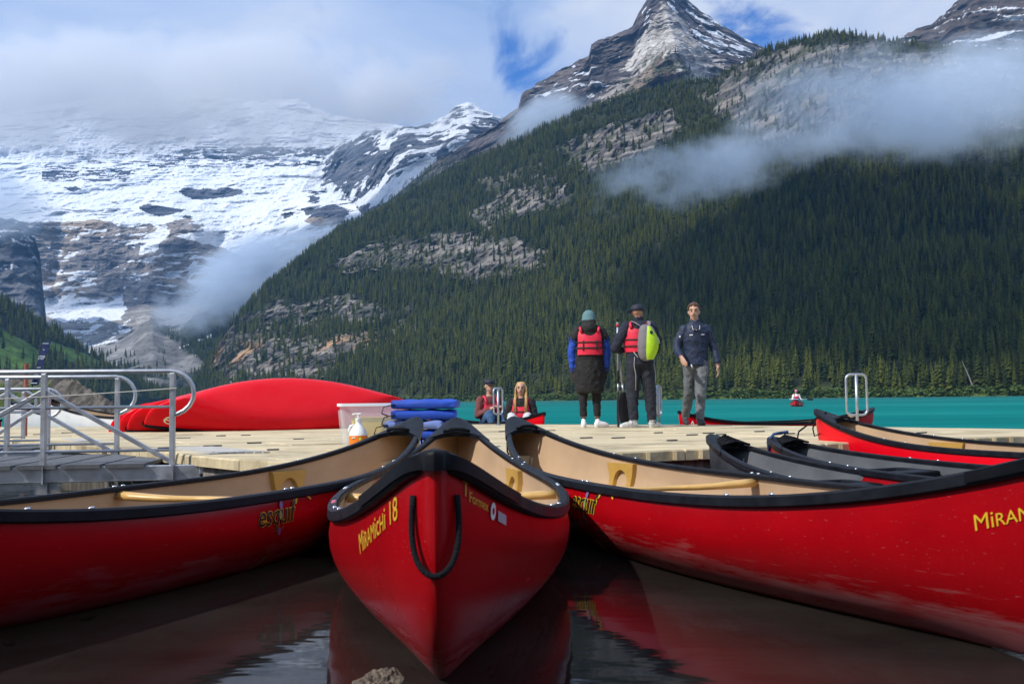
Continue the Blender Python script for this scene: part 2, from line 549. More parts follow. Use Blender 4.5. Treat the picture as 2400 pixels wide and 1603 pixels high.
pale = poly_mask(xw, yw, [(1492, 55), (1515, 8), (1552, 30), (1598, 90), (1650, 145), (1690, 172), (1610, 205), (1560, 165), (1520, 120), (1470, 165), (1425, 175), (1470, 100)]).astype(float)
pale = np.maximum(pale, .6 * poly_mask(xw, yw, [(1440, 150), (1480, 150), (1420, 230), (1330, 290), (1370, 240)]))
alb = lerp3(alb, lerp3(C3(.40, .36, .32), C3(.68, .64, .59), sstep(.4, .6, fnB)), pale)
tanr = poly_mask(xw, yw, [(1520, 95), (1580, 120), (1640, 180), (1560, 200), (1420, 260), (1320, 310), (1400, 220), (1480, 150)]).astype(float) * (1 - pale)
alb = lerp3(alb, lerp3(C3(.20, .15, .11), C3(.40, .31, .23), sstep(.4, .62, stB)), tanr * .85)
grn = sstep(.5, .62, fbm(wx / 35, wy / 35, wz / 20, 4)) * poly_mask(x, y, [(1400, 200), (1520, 100), (1600, 170), (1500, 230), (1300, 310), (1200, 360)])
alb = lerp3(alb, C3(.06, .08, .035), grn * .8)
snow = .8 * sstep(.53, .66, fbm(wx / 60 + wz / 40, wy / 60, wz / 22, 5) * .6 + .4 * fnB + np.where((x > 1570) & (y < 130), .05, 0) + np.where((x < 1480) & (y < 190) & (y > 60), -.03, 0) - np.where(y > 230, .3, 0))
snow *= (1 - pale) * (1 - tanr)
snowB = np.clip(snow, 0, 1)
alb = lerp3(alb, C3(.05, .07, .04), sstep(330, 430, y + (fnB - .5) * 160) * sstep(1300, 900, x) * .75)
M_ROCK = terrain_mat('mountain_rock', nscale=.03, var=.5, bump=1.0, bdist=22.0, strata=1.5, snow=.03)
LB.mesh('rocky_peak', M_ROCK, alb, snow=snowB, smooth=False)

# ------------------------------------------------------------------ C: the snowy ridge left of the peak
TOP_C = [(685, 452), (700, 425), (720, 392), (740, 365), (770, 330), (810, 308), (850, 302), (900, 296), (935, 292), (985, 288), (1030, 262), (1045, 242), (1075, 235), (1100, 248), (1135, 264), (1175, 285), (1230, 330), (1280, 370)]
LC = Layer([[(685, 456, 4600), (740, 458, 4500), (790, 470, 4250), (850, 520, 3700), (950, 480, 3300), (1050, 430, 3300), (1280, 420, 3300)],
            [(x, y, float(np.interp(x, [685, 740, 820, 940], [4620, 4800, 4500, 4000]))) for x, y in TOP_C], [(x, y + 50, 5200) for x, y in TOP_C]],
           np.linspace(685, 1280, 270), [150, 8], amp=120, nscale=300, zamp=30, vert=.6)
wx, wy, wz = LC.W[..., 0], LC.W[..., 1], LC.W[..., 2]
x, y = LC.px, LC.py
fnC = fbm(wx / 60, wy / 60, wz / 60, 5)
alb = lerp3(C3(.055, .07, .10), C3(.15, .16, .19), sstep(.35, .65, fbm(wx / 130, wy / 130, wz / 12, 4)))
sn = fbm(wx / 110, wy / 110, wz / 16, 5) * .6 + .4 * fnC
body = poly_mask(x + (fnC - .5) * 60, y + (fnC - .5) * 50, [(745, 400), (790, 325), (850, 330), (900, 360), (880, 420), (830, 440), (770, 425)])
sn = sn - body * .10 + .05 * sstep(330, 270, y)
snC = np.maximum(sstep(.49, .55, sn), sstep(760, 715, x + (fnC - .5) * 60))
snC = np.maximum(snC, poly_mask(x + (fnC - .5) * 60, y + (fnC - .5) * 40, [(800, 470), (840, 430), (900, 400), (960, 380), (1000, 360), (1000, 385), (940, 440), (880, 470)]) * 1.0)
kC = sstep(0, 30, y - np.interp(x, [850, 1000, 1150], [470, 385, 300])) * .9
alb = lerp3(alb, C3(.12, .105, .105), kC)
LC.mesh('snowy_ridge', M_ROCK, alb, snow=snC * (1 - kC), smooth=False)

# ------------------------------------------------------------------ D: the glacier wall at the head of the valley
xsD = np.linspace(-160, 1000, 520)
XD = [-160, 0, 100, 300, 440, 560, 700, 860, 1000]
LD = Layer([[(v, 860, 2300) for v in XD],
            [(v, 800, 3000) for v in XD],
            [(-160, 700, 3900), (100, 705, 3900), (300, 690, 3950), (400, 700, 3900), (560, 660, 3700), (700, 590, 3600), (860, 540, 3600), (1000, 540, 3600)],
            [(-160, 600, 4010), (100, 605, 4010), (300, 600, 4050), (500, 600, 4000), (700, 540, 3850), (860, 500, 3800), (1000, 500, 3800)],
            [(-160, 503, 4120), (0, 503, 4120), (140, 512, 4120), (340, 514, 4150), (440, 525, 4150), (560, 545, 4120), (640, 525, 4100), (720, 500, 4050), (860, 470, 4000), (1000, 470, 4000)],
            [(v, 430, 4650) for v in XD],
            [(v, 365, 5050) for v in XD],
            [(v, 338, 5080) for v in XD],
            [(-160, 250, 5500), (0, 262, 5500), (120, 240, 5500), (230, 226, 5500), (330, 236, 5500), (450, 214, 5500), (560, 232, 5500), (680, 226, 5500), (760, 262, 5500), (860, 280, 5500), (1000, 300, 5500)],
            [(v, 330, 6200) for v in XD]],
           xsD, [14, 45, 60, 60, 50, 45, 18, 50, 4], amp=90, nscale=240, zamp=10, vert=.55, octv=8, gain=.60,
           spurs=[(400, 505, 330, 690, 45, 120), (440, 520, 460, 640, 40, 100), (140, 510, 120, 690, 30, -80), (620, 520, 640, 600, 30, 80), (720, 470, 780, 520, 40, 90), (345, 733, 230, 800, 25, 180)])
wx, wy, wz = LD.W[..., 0], LD.W[..., 1], LD.W[..., 2]
x, y = LD.px, LD.py
fn = fbm(wx / 55, wy / 55, wz / 55, 5)
fn2 = fbm(wx / 160 + 7, wy / 160, wz / 160, 5)
st = fbm(wx / 260, wy / 260, wz / 10, 5)
xw, yw = x + (fn - .5) * 46 + (fn2 - .5) * 40, y + (fn2 - .5) * 34 + (fn - .5) * 16
snowc = C3(.84, .88, .94)
rock = lerp3(C3(.13, .125, .14), C3(.36, .32, .29), sstep(.36, .64, st * .6 + fn * .4))
rock = lerp3(rock, C3(.44, .33, .22), sstep(.5, .66, fn2) * .6)
vert_s = fbm(wx / 9, wy / 40, wz / 200, 4)
rock = rock * (0.72 + .56 * vert_s)[..., None]
darkrock = lerp3(C3(.05, .06, .09), C3(.13, .14, .17), sstep(.4, .6, st))
isrock = np.zeros(x.shape)
# big cliff below the ice
top_line = np.interp(xw, [-160, 60, 140, 300, 345, 370, 420, 480, 560, 640, 700, 760, 1000], [505, 507, 512, 516, 512, 530, 548, 560, 560, 545, 560, 548, 520])
cliff = sstep(-5, 5, yw - top_line) * (yw < 720)
isrock = np.maximum(isrock, cliff)
for pts in ([(398, 436), (430, 430), (470, 437), (500, 428), (540, 432), (558, 442), (520, 452), (470, 458), (430, 455)],
            [(316, 472), (345, 470), (380, 476), (416, 478), (395, 492), (360, 497), (335, 488)],
            [(400, 505), (425, 495), (450, 500), (430, 515), (470, 512), (455, 528), (410, 540), (380, 545), (360, 520)],
            [(645, 490), (670, 485), (685, 495), (660, 503)],
            [(700, 480), (760, 470), (800, 480), (790, 510), (740, 525), (710, 510)],
            [(718, 440), (735, 430), (730, 470), (716, 468)], [(150, 432), (178, 428), (190, 436), (165, 440)], [(253, 463), (280, 462), (270, 468)]):
    isrock = np.maximum(isrock, poly_mask(xw, y + (fn - .5) * 14, pts) * 1.0)
thin = fbm(wx / 45, wy / 45, wz / 8, 4)
def band(yc, hw, x0, x1, thr):
    return (np.abs(y - yc + (fn2 - .5) * 18) < hw) * (x > x0) * (x < x1) * sstep(thr, thr + .05, thin)
isdark = np.maximum.reduce([band(352, 15, 400, 770, .44), band(379, 5, 340, 770, .44), band(372, 4, 200, 430, .46), band(396, 12, 95, 300, .48), band(413, 4, 100, 290, .42), band(352, 12, 150, 400, .60), band(395, 9, 300, 400, .57), band(330, 8, 450, 760, .60)])
isrock = np.maximum(isrock, isdark)
# snow lying on the ledges of the cliff
ledge = sstep(.56, .60, fbm(wx / 70, wy / 70, wz / 14, 4) * .62 + .38 * fn2) * (y > 520) * (y < 690)
gully = poly_mask(xw, yw, [(310, 560), (345, 535), (385, 515), (395, 540), (350, 575), (320, 585)]) | poly_mask(xw, yw, [(470, 520), (560, 520), (640, 545), (700, 530), (690, 550), (620, 580), (560, 590), (500, 560)])
isrock = isrock * (1 - np.clip(ledge + gully * .85, 0, 1))
alb = lerp3(rock, darkrock, (y < 500) * 1.0)
snowD = 1 - isrock
# moraine and the old snow at its head
mor = sstep(-6, 8, yw - np.interp(xw, [-160, 95, 280, 330, 400, 470, 560, 700, 1000], [700, 690, 705, 700, 700, 690, 650, 590, 540]))
morc = lerp3(C3(.24, .225, .21), C3(.40, .385, .365), sstep(.4, .62, fbm(wx / 90, wy / 30, wz / 60, 5)))
alb = lerp3(alb, morc, mor)
snowD = snowD * (1 - mor)
fan = poly_mask(xw, yw, [(98, 682), (170, 680), (230, 690), (275, 668), (283, 700), (275, 735), (200, 735), (150, 745), (100, 720)])
snowD = np.maximum(snowD, fan * (1 - sstep(.56, .64, fn) * .5))
patch = sstep(.60, .63, fbm(wx / 60, wy / 80, wz / 30, 4)) * (y > 730) * (y < 800) * (x < 300)
snowD = np.maximum(snowD, patch)
M_GLACIER = terrain_mat('glacier_and_cliff', nscale=.022, var=.42, bump=1.0, bdist=16.0, strata=2.5, snow=.022, fray=.60)
LD.mesh('glacier_mountain', M_GLACIER, alb, snow=snowD, smooth=False)

# ------------------------------------------------------------------ F: the dark cliff at the left edge
TOP_F = [(-200, 470), (-60, 488), (0, 500), (40, 505), (62, 516), (80, 545), (92, 590), (97, 640), (101, 690), (106, 728)]
LF = Layer([[(-200, 780, 2700), (106, 780, 2700)], [(x_, y_, 3100) for x_, y_ in TOP_F], [(x_, y_ + 60, 3500) for x_, y_ in TOP_F]],
           np.linspace(-200, 106, 130), [110, 4], amp=110, nscale=160, zamp=20, vert=.6)
wx, wy, wz = LF.W[..., 0], LF.W[..., 1], LF.W[..., 2]
alb = lerp3(C3(.06, .07, .09), C3(.20, .20, .22), sstep(.35, .65, fbm(wx / 80, wy / 80, wz / 10, 5)))
LF.mesh('valley_cliff', M_ROCK, alb, snow=.8 * sstep(.57, .64, fbm(wx / 60, wy / 60, wz / 11, 4)) * (LF.py < 620))

# ------------------------------------------------------------------ G: moraine ridge and dark slope at the valley mouth
TOP_G = [(150, 830), (200, 815), (260, 787), (300, 766), (335, 738), (350, 733), (375, 752), (410, 762), (440, 735), (480, 708), (530, 692), (600, 682), (700, 650), (760, 640)]
LG = Layer([[(150, None, 1500), (400, None, 1750), (760, None, 1900)], [(150, 880, 1700), (760, 860, 2000)], [(x_, y_, 2500) for x_, y_ in TOP_G], [(x_, y_ + 50, 2800) for x_, y_ in TOP_G]],
           np.linspace(150, 760, 220), [5, 120, 4], amp=70, nscale=260, zamp=8)
wx, wy, wz = LG.W[..., 0], LG.W[..., 1], LG.W[..., 2]
x, y = LG.px, LG.py
fnG = fbm(wx / 80, wy / 80, wz / 60, 5)
alb = lerp3(C3(.20, .195, .19), C3(.33, .32, .31), sstep(.4, .62, fbm(wx / 50, wy / 160, wz / 60, 5)))
darkf = sstep(-20, 20, (x + (fnG - .5) * 120) - np.interp(y, [690, 760, 800, 850], [400, 400, 440, 470]))
darkf = np.maximum(darkf, sstep(.5, .6, fnG) * sstep(800, 850, y) * .8)
alb = lerp3(alb, C3(.025, .042, .03), darkf)
LGsn = poly_mask(x + (fnG - .5) * 30, y + (fnG - .5) * 14, [(455, 780), (470, 774), (487, 768), (490, 778), (465, 784)]) | poly_mask(x, y + (fnG - .5) * 8, [(410, 795), (440, 787), (441, 790), (412, 798)])
LG.mesh('moraine_slope', M_ROCK, alb, snow=LGsn * 1.0)
densG = darkf * (y > 690) * (y < 880)

# ------------------------------------------------------------------ E: wooded slope at the left
TOP_E = [(-260, 560), (-60, 655), (0, 690), (50, 718), (100, 748), (150, 776), (200, 806), (240, 832), (280, 853), (330, 882), (380, 905), (430, 917)]
LE = Layer([[(-260, None, 850), (0, None, 1050), (200, None, 1300), (430, None, 1600)], [(-260, 895, 870), (0, 900, 1070), (200, 903, 1320), (430, 915, 1620)],
            [(x_, y_, 1500 + .6 * (x_ + 60)) for x_, y_ in TOP_E], [(x_, y_ + 40, 1900) for x_, y_ in TOP_E]],
           np.linspace(-260, 430, 200), [4, 120, 4], amp=40, nscale=200, zamp=5)
wx, wy, wz = LE.W[..., 0], LE.W[..., 1], LE.W[..., 2]
x, y = LE.px, LE.py
fnE = fbm(wx / 70, wy / 70, wz / 70, 4)
xw, yw = x + (fnE - .5) * 60, y + (fnE - .5) * 30
mead = np.maximum(poly_mask(xw, yw, [(-80, 720), (0, 752), (60, 785), (100, 815), (95, 850), (0, 860), (-80, 850)]), poly_mask(xw, yw, [(110, 782), (160, 798), (220, 822), (285, 848), (230, 845), (150, 825), (115, 805)])) * 1.0
alb = lerp3(np.broadcast_to(C3(.025, .035, .016), (*x.shape, 3)), lerp3(C3(.055, .11, .018), C3(.09, .17, .03), sstep(.4, .6, fnE)), mead)
LE.mesh('wooded_slope', M_FOREST_GROUND, alb)

# ------------------------------------------------------------------ H: the mountain at the top right
TOP_H = [(1950, 150), (2000, 112), (2035, 97), (2070, 83), (2110, 66), (2150, 46), (2190, 8), (2230, -20), (2348, -60), (2600, -110)]
LH = Layer([[(1950, 200, 2100), (2600, 220, 2000)], [(x_, y_, 2700) for x_, y_ in TOP_H], [(x_, y_ + 50, 3000) for x_, y_ in TOP_H]],
           np.linspace(1950, 2600, 180), [100, 4], amp=110, nscale=200, zamp=24, vert=.6)
wx, wy, wz = LH.W[..., 0], LH.W[..., 1], LH.W[..., 2]
alb = lerp3(C3(.045, .04, .04), C3(.15, .12, .10), sstep(.35, .65, fbm(wx / 120, wy / 120, wz / 12, 5)))
LH.mesh('rocky_shoulder', M_ROCK, alb, snow=.7 * sstep(.60, .68, fbm(wx / 70 + wz / 50, wy / 70, wz / 14, 4)))

# ------------------------------------------------------------------ S: the rocky embankment on the left shore
LS = Layer([[(-300, None, 52), (290, None, 60)],
            [(-300, 850, 84), (0, 846, 80), (60, 849, 78), (145, 860, 74), (195, 885, 70), (245, 914, 66), (290, 941, 62)],
            [(-300, 880, 110), (290, 950, 75)]],
           np.linspace(-300, 290, 220), [90, 6], amp=1.5, nscale=2.2, zamp=.7, octv=6)
wx, wy, wz = LS.W[..., 0], LS.W[..., 1], LS.W[..., 2]
alb = lerp3(C3(.05, .046, .042), C3(.145, .13, .115), sstep(.38, .62, fbm(wx / .7, wy / .7, wz / .7, 4)))
alb = lerp3(alb, C3(.06, .09, .02), sstep(.5, .62, fbm(wx / 6, wy / 6, wz / 6, 3)) * (LS.px < 120))
M_SCREE = terrain_mat('scree', nscale=1.2, var=.4, bump=1.0, bdist=.25)
LS.mesh('rocky_embankment', M_SCREE, alb, smooth=False)

# ------------------------------------------------------------------ conifers
def foliage_mat(name, dark, light):
    m = bpy.data.materials.new(name)
    m.use_nodes = True
    t = m.node_tree
    b = t.nodes['Principled BSDF']
    b.inputs['Roughness'].default_value = 0.75
    b.inputs['Specular IOR Level'].default_value = 0.2
    oi = N(t, 'ShaderNodeObjectInfo')
    g = N(t, 'ShaderNodeNewGeometry')
    n = N(t, 'ShaderNodeTexNoise')
    setin(n, Scale=.02, Detail=3.0)
    t.links.new(g.outputs['Position'], n.inputs['Vector'])
    f = math_node(t, 'ADD', math_node(t, 'MULTIPLY', oi.outputs['Random'], 0.6), math_node(t, 'MULTIPLY', n.outputs['Fac'], 0.5))
    c = ramp(t, f, [(0.15, dark), (0.85, light)])
    t.links.new(c, b.inputs['Base Color'])
    return m
M_NEEDLE = foliage_mat('conifer_needles', (.009, .026, .007), (.115, .130, .017))
M_BARK = mat('conifer_bark', (.10, .075, .055), .9, var=.3)
def conifer(seed, levels=13, width=.15):
    rr = random.Random(seed)
    tr, cr = MB(), MB()
    tr.tube([(0, 0, -.02), (0, 0, .5), (.004, 0, .97)], [.012, .008, .002], 5)
    for k in range(levels):
        f = k / (levels - 1)
        z = .10 + .86 * f
        rad = width * (1 - f) ** .75 * rr.uniform(.8, 1.15) + .012
        nb = 8 if k < levels - 3 else 5
        a0 = rr.random() * 6.28
        for j in range(nb):
            if rr.random() < .10: continue
            a = a0 + 6.283 * j / nb + rr.uniform(-.25, .25)
            L = rad * rr.uniform(.65, 1.25)
            ca, sa = math.cos(a), math.sin(a)
            dz = -.35 * L - .01
            wd = L * .42
            zz = z + rr.uniform(-.035, .035)
            root = Vector((ca * .004, sa * .004, zz + .035))
            tip = Vector((ca * L, sa * L, zz + dz))
            mid = Vector((ca * L * .6, sa * L * .6, zz + dz * .35))
            l, r_ = mid + Vector((-sa * wd, ca * wd, -.02)), mid + Vector((sa * wd, -ca * wd, -.02))
            low = Vector((ca * L * .45, sa * L * .45, zz + dz - .045))
            cr.add([root, l, tip, r_, low], [(0, 1, 2), (0, 2, 3), (0, 4, 2)])
    cr.tube([(.002, 0, .93), (.004, 0, 1.0)], [.012, .001], 4)
    return tr.mesh('conifer_trunk'), cr.mesh('conifer_crown')
CONIFERS = [conifer(s_, 12 + s_ % 4, w_) for s_, w_ in ((1, .135), (2, .16), (3, .11), (4, .15), (5, .18), (6, .095), (7, .14), (8, .125))]
for a_, b_ in CONIFERS:
    a_.materials.append(M_BARK)
    b_.materials.append(M_NEEDLE)
PROTO = bpy.data.collections.new('tree_prototypes')          # not linked to the scene: only a source for the woods
for i_, (a_, b_) in enumerate(CONIFERS):
    me = bpy.data.meshes.new('conifer_whole')
    bm = bmesh.new()
    bm.from_mesh(b_)
    nb_ = len(bm.faces)
    bm.from_mesh(a_)
    bm.faces.ensure_lookup_table()
    for f_ in bm.faces[nb_:]: f_.material_index = 1
    bm.to_mesh(me); bm.free()
    me.materials.append(M_NEEDLE); me.materials.append(M_BARK)
    po = bpy.data.objects.new('conifer_whole', me)
    PROTO.objects.link(po)
for k_ in range(len(CONIFERS) * 2):          # living trees far outnumber the dead ones
    PROTO.objects.link(bpy.data.objects.new('conifer_whole', PROTO.objects[k_ % len(CONIFERS)].data))
M_SNAG = mat('grey_snag', (.15, .14, .125), .9)
b_ = MB()
b_.tube([(0, 0, -.02), (.01, 0, .5), (.02, .01, .9)], [.014, .010, .003], 5)
rr = random.Random(77)
for k_ in range(14):
    z_, a_ = rr.uniform(.3, .85), rr.random() * 6.28
    b_.tube([(.008, 0, z_), (.05 * math.cos(a_), .05 * math.sin(a_), z_ - .015)], [.004, .001], 3)
me = b_.mesh('snag'); me.materials.append(M_SNAG)
PROTO.objects.link(bpy.data.objects.new('snag', me))
def gn_scatter(name, P, S, coll, wide, seed):
    me = bpy.data.meshes.new(name)
    me.vertices.add(len(P))
    me.vertices.foreach_set('co', P.astype(np.float32).ravel())
    a = me.attributes.new('tree_height', 'FLOAT_VECTOR', 'POINT')
    sv = np.stack([S * wide, S * wide, S], -1).astype(np.float32)
    a.data.foreach_set('vector', sv.ravel())
    o = link(name, me)
    g = bpy.data.node_groups.new(name + '_nodes', 'GeometryNodeTree')
    g.interface.new_socket('Geometry', in_out='INPUT', socket_type='NodeSocketGeometry')
    g.interface.new_socket('Geometry', in_out='OUTPUT', socket_type='NodeSocketGeometry')
    gi, go = g.nodes.new('NodeGroupInput'), g.nodes.new('NodeGroupOutput')
    ip = g.nodes.new('GeometryNodeInstanceOnPoints')
    ci = g.nodes.new('GeometryNodeCollectionInfo')
    ci.inputs['Collection'].default_value = coll
    ci.inputs['Separate Children'].default_value = True
    ci.inputs['Reset Children'].default_value = True
    na = g.nodes.new('GeometryNodeInputNamedAttribute')
    na.data_type = 'FLOAT_VECTOR'
    na.inputs['Name'].default_value = 'tree_height'
    rv = g.nodes.new('FunctionNodeRandomValue')
    rv.data_type = 'FLOAT_VECTOR'
    rv.inputs[0].default_value = (-.03, -.03, 0)
    rv.inputs[1].default_value = (.03, .03, 6.283)
    rv.inputs['Seed'].default_value = seed
    ip.inputs['Pick Instance'].default_value = True
    L_ = g.links.new
    L_(gi.outputs[0], ip.inputs['Points'])
    L_(ci.outputs[0], ip.inputs['Instance'])
    L_(na.outputs['Attribute'], ip.inputs['Scale'])
    L_(rv.outputs[0], ip.inputs['Rotation'])
    L_(ip.outputs[0], go.inputs[0])
    md = o.modifiers.new('scatter', 'NODES')
    md.node_group = g
    tag(o, kind='stuff')
    return o
rngT = np.random.default_rng(5)
thinA = fbm(LA.W[..., 0] / 45, LA.W[..., 1] / 45, LA.W[..., 2] / 45, 3)
densA = (1 - rockA) * (0.55 + .45 * sstep(.35, .5, thinA)) * (LA.W[..., 2] > 2.0)
densA *= np.where(LA.py < 700, 1.0, 1.1)
densA[-12:] *= 0.8
PA, pxA, pyA = LA.scatter(42000, densA, rngT)
keepA = (pxA < 2440)
PA, pxA, pyA = PA[keepA], pxA[keepA], pyA[keepA]
SA = (7 + 16 * rngT.beta(2.2, 1.8, len(PA))) * np.where(pyA < 300, .8, 1.0) * np.where(PA[:, 2] < 26, .84, 1.0)
# the largest-looking trees stand along the water: those are single trees, the rest is the wood
app = SA / PA[:, 1]
front = (PA[:, 2] < 26) & (pxA > 560) & (pxA < 2340)
order = np.argsort(-np.where(front, app, 0))[:300]
single = np.zeros(len(PA), bool)
single[order] = True
PE, pxE, pyE = LE.scatter(2600, (1 - mead * .93) * (LE.W[..., 2] > 1), rngT)
SE = rngT.uniform(12, 22, len(PE))
PG, _, _ = LG.scatter(3200, densG + 1e-9, rngT)
SG = rngT.uniform(10, 18, len(PG))
densB = sstep(330, 400, LB.py) * sstep(1350, 1000, LB.px) + grn * .5
PBt, _, _ = LB.scatter(1500, densB + 1e-9, rngT)
SB = rngT.uniform(10, 17, len(PBt))
WOOD = gn_scatter('conifer_forest', np.concatenate([PA[~single], PG, PBt]), np.concatenate([SA[~single], SG, SB]), PROTO, 1.0, 3)
tag(WOOD, 'dense dark green conifer forest covering the slope across the lake', 'forest')
WOODL = gn_scatter('conifer_wood', PE, SE, PROTO, 1.0, 4)
tag(WOODL, 'dark conifer wood on the green slope at the left', 'forest')
for k_, i_ in enumerate(order):
    t_ = empty('conifer_tree', PA[i_])
    t_.scale = (SA[i_],) * 3
    t_.rotation_euler = (0, 0, rngT.random() * 6.28)
    a_, b_ = CONIFERS[k_ % 8]
    link('trunk', a_, t_); link('crown', b_, t_)
    tag(t_, 'tall narrow dark conifer in the front row along the far shore', 'tree', 'conifers along the far shore')

# low bright shrubs along the water's edge
SHRUB = bpy.data.collections.new('shrub_prototypes')
M_SHRUB = foliage_mat('shore_shrub_leaves', (.04, .075, .016), (.11, .16, .035))
for sd in range(3):
    rr = random.Random(40 + sd)
    b_ = MB()
    for _ in range(70):
        v = Vector((rr.gauss(0, .42), rr.gauss(0, .42), abs(rr.gauss(.25, .28))))
        d1 = Vector((rr.uniform(-1, 1), rr.uniform(-1, 1), rr.uniform(-.2, 1))).normalized() * .28
        d2 = d1.cross(Vector((rr.uniform(-1, 1), rr.uniform(-1, 1), 1))).normalized() * .16
        b_.add([v - d2, v + d2, v + d1 + d2, v + d1 - d2], [(0, 1, 2, 3)])
    me = b_.mesh('shrub'); me.materials.append(M_SHRUB)
    SHRUB.objects.link(bpy.data.objects.new('shrub', me))
dsh = ((LA.W[..., 2] > -.2) & (LA.W[..., 2] < 4.0)).astype(float)
PS, pxS, _ = LA.scatter(2600, dsh + 1e-12, rngT)
PS[:, 2] -= .4
sh = gn_scatter('shore_shrubs', PS, rngT.uniform(1.0, 2.9, len(PS)), SHRUB, 1.3, 9)
tag(sh, 'strip of bright green shrubs at the far waterline', 'shrubs')

# a bleached dead trunk leaning out of the far shore trees
q0, q1 = at(2236 * KD, 903 * KD, 520), at(2206 * KD, 828 * KD, 524)
dt = empty('dead_tree', q0)
b_ = MB()
b_.tube([q0, q0.lerp(q1, .5) + Vector((.4, 0, 0)), q1], [.45, .33, .10], 6)
b_.build('trunk', mat('bleached_wood', (.30, .26, .22), .9), dt)
b_ = MB()
for f_, dx, dz in ((.3, 2.2, .8), (.55, -2.0, .9), (.7, 1.8, 1.2), (.85, -1.1, .9)):
    s_ = q0.lerp(q1, f_)
    b_.tube([s_, s_ + Vector((dx, .2, dz))], [.12, .03], 4)
b_.build('branch', _mats['bleached_wood'], dt)
tag(dt, 'pale leaning dead trunk on the far shore at the right', 'dead tree')

# ------------------------------------------------------------------ lake bed and lake
b_ = MB()
nx, ny = 90, 70
gx = np.linspace(-14, 14, nx); gy = np.linspace(.2, 22, ny)
GX, GY = np.meshgrid(gx, gy)
GZ = -.20 - .035 * np.clip(GY - 3, 0, 30) + (fbm(GX / .9, GY / .9, GX * 0, 4) - .5) * .10
vs_ = np.stack([GX, GY, GZ], -1).reshape(-1, 3)
fs_ = [(j * nx + i, j * nx + i + 1, (j + 1) * nx + i + 1, (j + 1) * nx + i) for j in range(ny - 1) for i in range(nx - 1)]
b_.add(vs_, fs_)
bed = b_.build('lake_bed', mat('lake_bed_silt', (.034, .026, .020), .95, var=.45, scale=2.2, bump=.4, bscale=9, coords='Object'), smooth=True)
tag(bed, kind='structure')
b_ = MB()
b_.add([(-5900, -250, -14), (5900, -250, -14), (5900, 8600, -14), (-5900, 8600, -14)], [(0, 1, 2, 3)])
gr = b_.build('ground', mat('valley_ground', (.10, .11, .08), .95, var=.3, scale=.01))
tag(gr, kind='structure')

m = bpy.data.materials.new('glacial_lake_water')
m.use_nodes = True
t = m.node_tree
t.nodes.clear()
out = N(t, 'ShaderNodeOutputMaterial')
g = N(t, 'ShaderNodeNewGeometry')
sep = N(t, 'ShaderNodeSeparateXYZ')
t.links.new(g.outputs['Position'], sep.inputs[0])
def ripple(sx, sy, detail, rough=.55):
    mp_ = N(t, 'ShaderNodeMapping')
    mp_.inputs['Scale'].default_value = (sx, sy, 1)
    t.links.new(g.outputs['Position'], mp_.inputs['Vector'])
    n_ = N(t, 'ShaderNodeTexNoise')
    setin(n_, Scale=1.0, Detail=detail, Roughness=rough)
    t.links.new(mp_.outputs[0], n_.inputs['Vector'])
    return n_.outputs['Fac']
deep = N(t, 'ShaderNodeMapRange', interpolation_type='SMOOTHSTEP')
setin(deep, From_Min=9.0, From_Max=17.0, To_Min=0.0, To_Max=1.0)
t.links.new(math_node(t, 'ADD', sep.outputs['Y'], math_node(t, 'MULTIPLY', ripple(.3, .3, 2), 2.0)), deep.inputs['Value'])
bpn = N(t, 'ShaderNodeBump')
bpn.inputs['Strength'].default_value = .15
bpn.inputs['Distance'].default_value = .02
t.links.new(ripple(2.2, 4.5, 3), bpn.inputs['Height'])
bpf = N(t, 'ShaderNodeBump')
bpf.inputs['Strength'].default_value = .55
bpf.inputs['Distance'].default_value = .12
t.links.new(ripple(.55, 1.6, 5, .6), bpf.inputs['Height'])
# shallow water
fr = N(t, 'ShaderNodeFresnel')
fr.inputs['IOR'].default_value = 1.33
t.links.new(bpn.outputs[0], fr.inputs['Normal'])
tr_ = N(t, 'ShaderNodeBsdfTransparent')
tr_.inputs[0].default_value = (.62, .62, .56, 1)
gl = N(t, 'ShaderNodeBsdfGlossy')
gl.inputs['Roughness'].default_value = .045
t.links.new(bpn.outputs[0], gl.inputs['Normal'])
silt = N(t, 'ShaderNodeBsdfDiffuse')
t.links.new(ramp(t, ripple(1.1, 1.6, 4), [(.35, (.018, .015, .014)), (.65, (.040, .034, .031))]), silt.inputs['Color'])
murk = N(t, 'ShaderNodeMixShader')
murk.inputs[0].default_value = .62
t.links.new(tr_.outputs[0], murk.inputs[1]); t.links.new(silt.outputs[0], murk.inputs[2])
sh_ = N(t, 'ShaderNodeMixShader')
t.links.new(fr.outputs[0], sh_.inputs[0]); t.links.new(murk.outputs[0], sh_.inputs[1]); t.links.new(gl.outputs[0], sh_.inputs[2])
# deep water, milky with rock flour
df = N(t, 'ShaderNodeBsdfDiffuse')
patchn = math_node(t, 'ADD', math_node(t, 'MULTIPLY', ripple(.004, .018, 5, .6), .55), math_node(t, 'MULTIPLY', ripple(.05, .35, 5, .65), .45))
t.links.new(ramp(t, patchn, [(.32, (.000, .095, .100)), (.52, (.003, .180, .172)), (.68, (.03, .29, .265))]), df.inputs['Color'])
gl2 = N(t, 'ShaderNodeBsdfGlossy')
gl2.inputs['Roughness'].default_value = .18
t.links.new(bpf.outputs[0], gl2.inputs['Normal'])
dp_ = N(t, 'ShaderNodeMixShader')
gm = N(t, 'ShaderNodeMapRange')
setin(gm, From_Min=40.0, From_Max=520.0, To_Min=.10, To_Max=.52)
t.links.new(sep.outputs['Y'], gm.inputs['Value'])
t.links.new(gm.outputs[0], dp_.inputs[0])
t.links.new(df.outputs[0], dp_.inputs[1]); t.links.new(gl2.outputs[0], dp_.inputs[2])
mx = N(t, 'ShaderNodeMixShader')
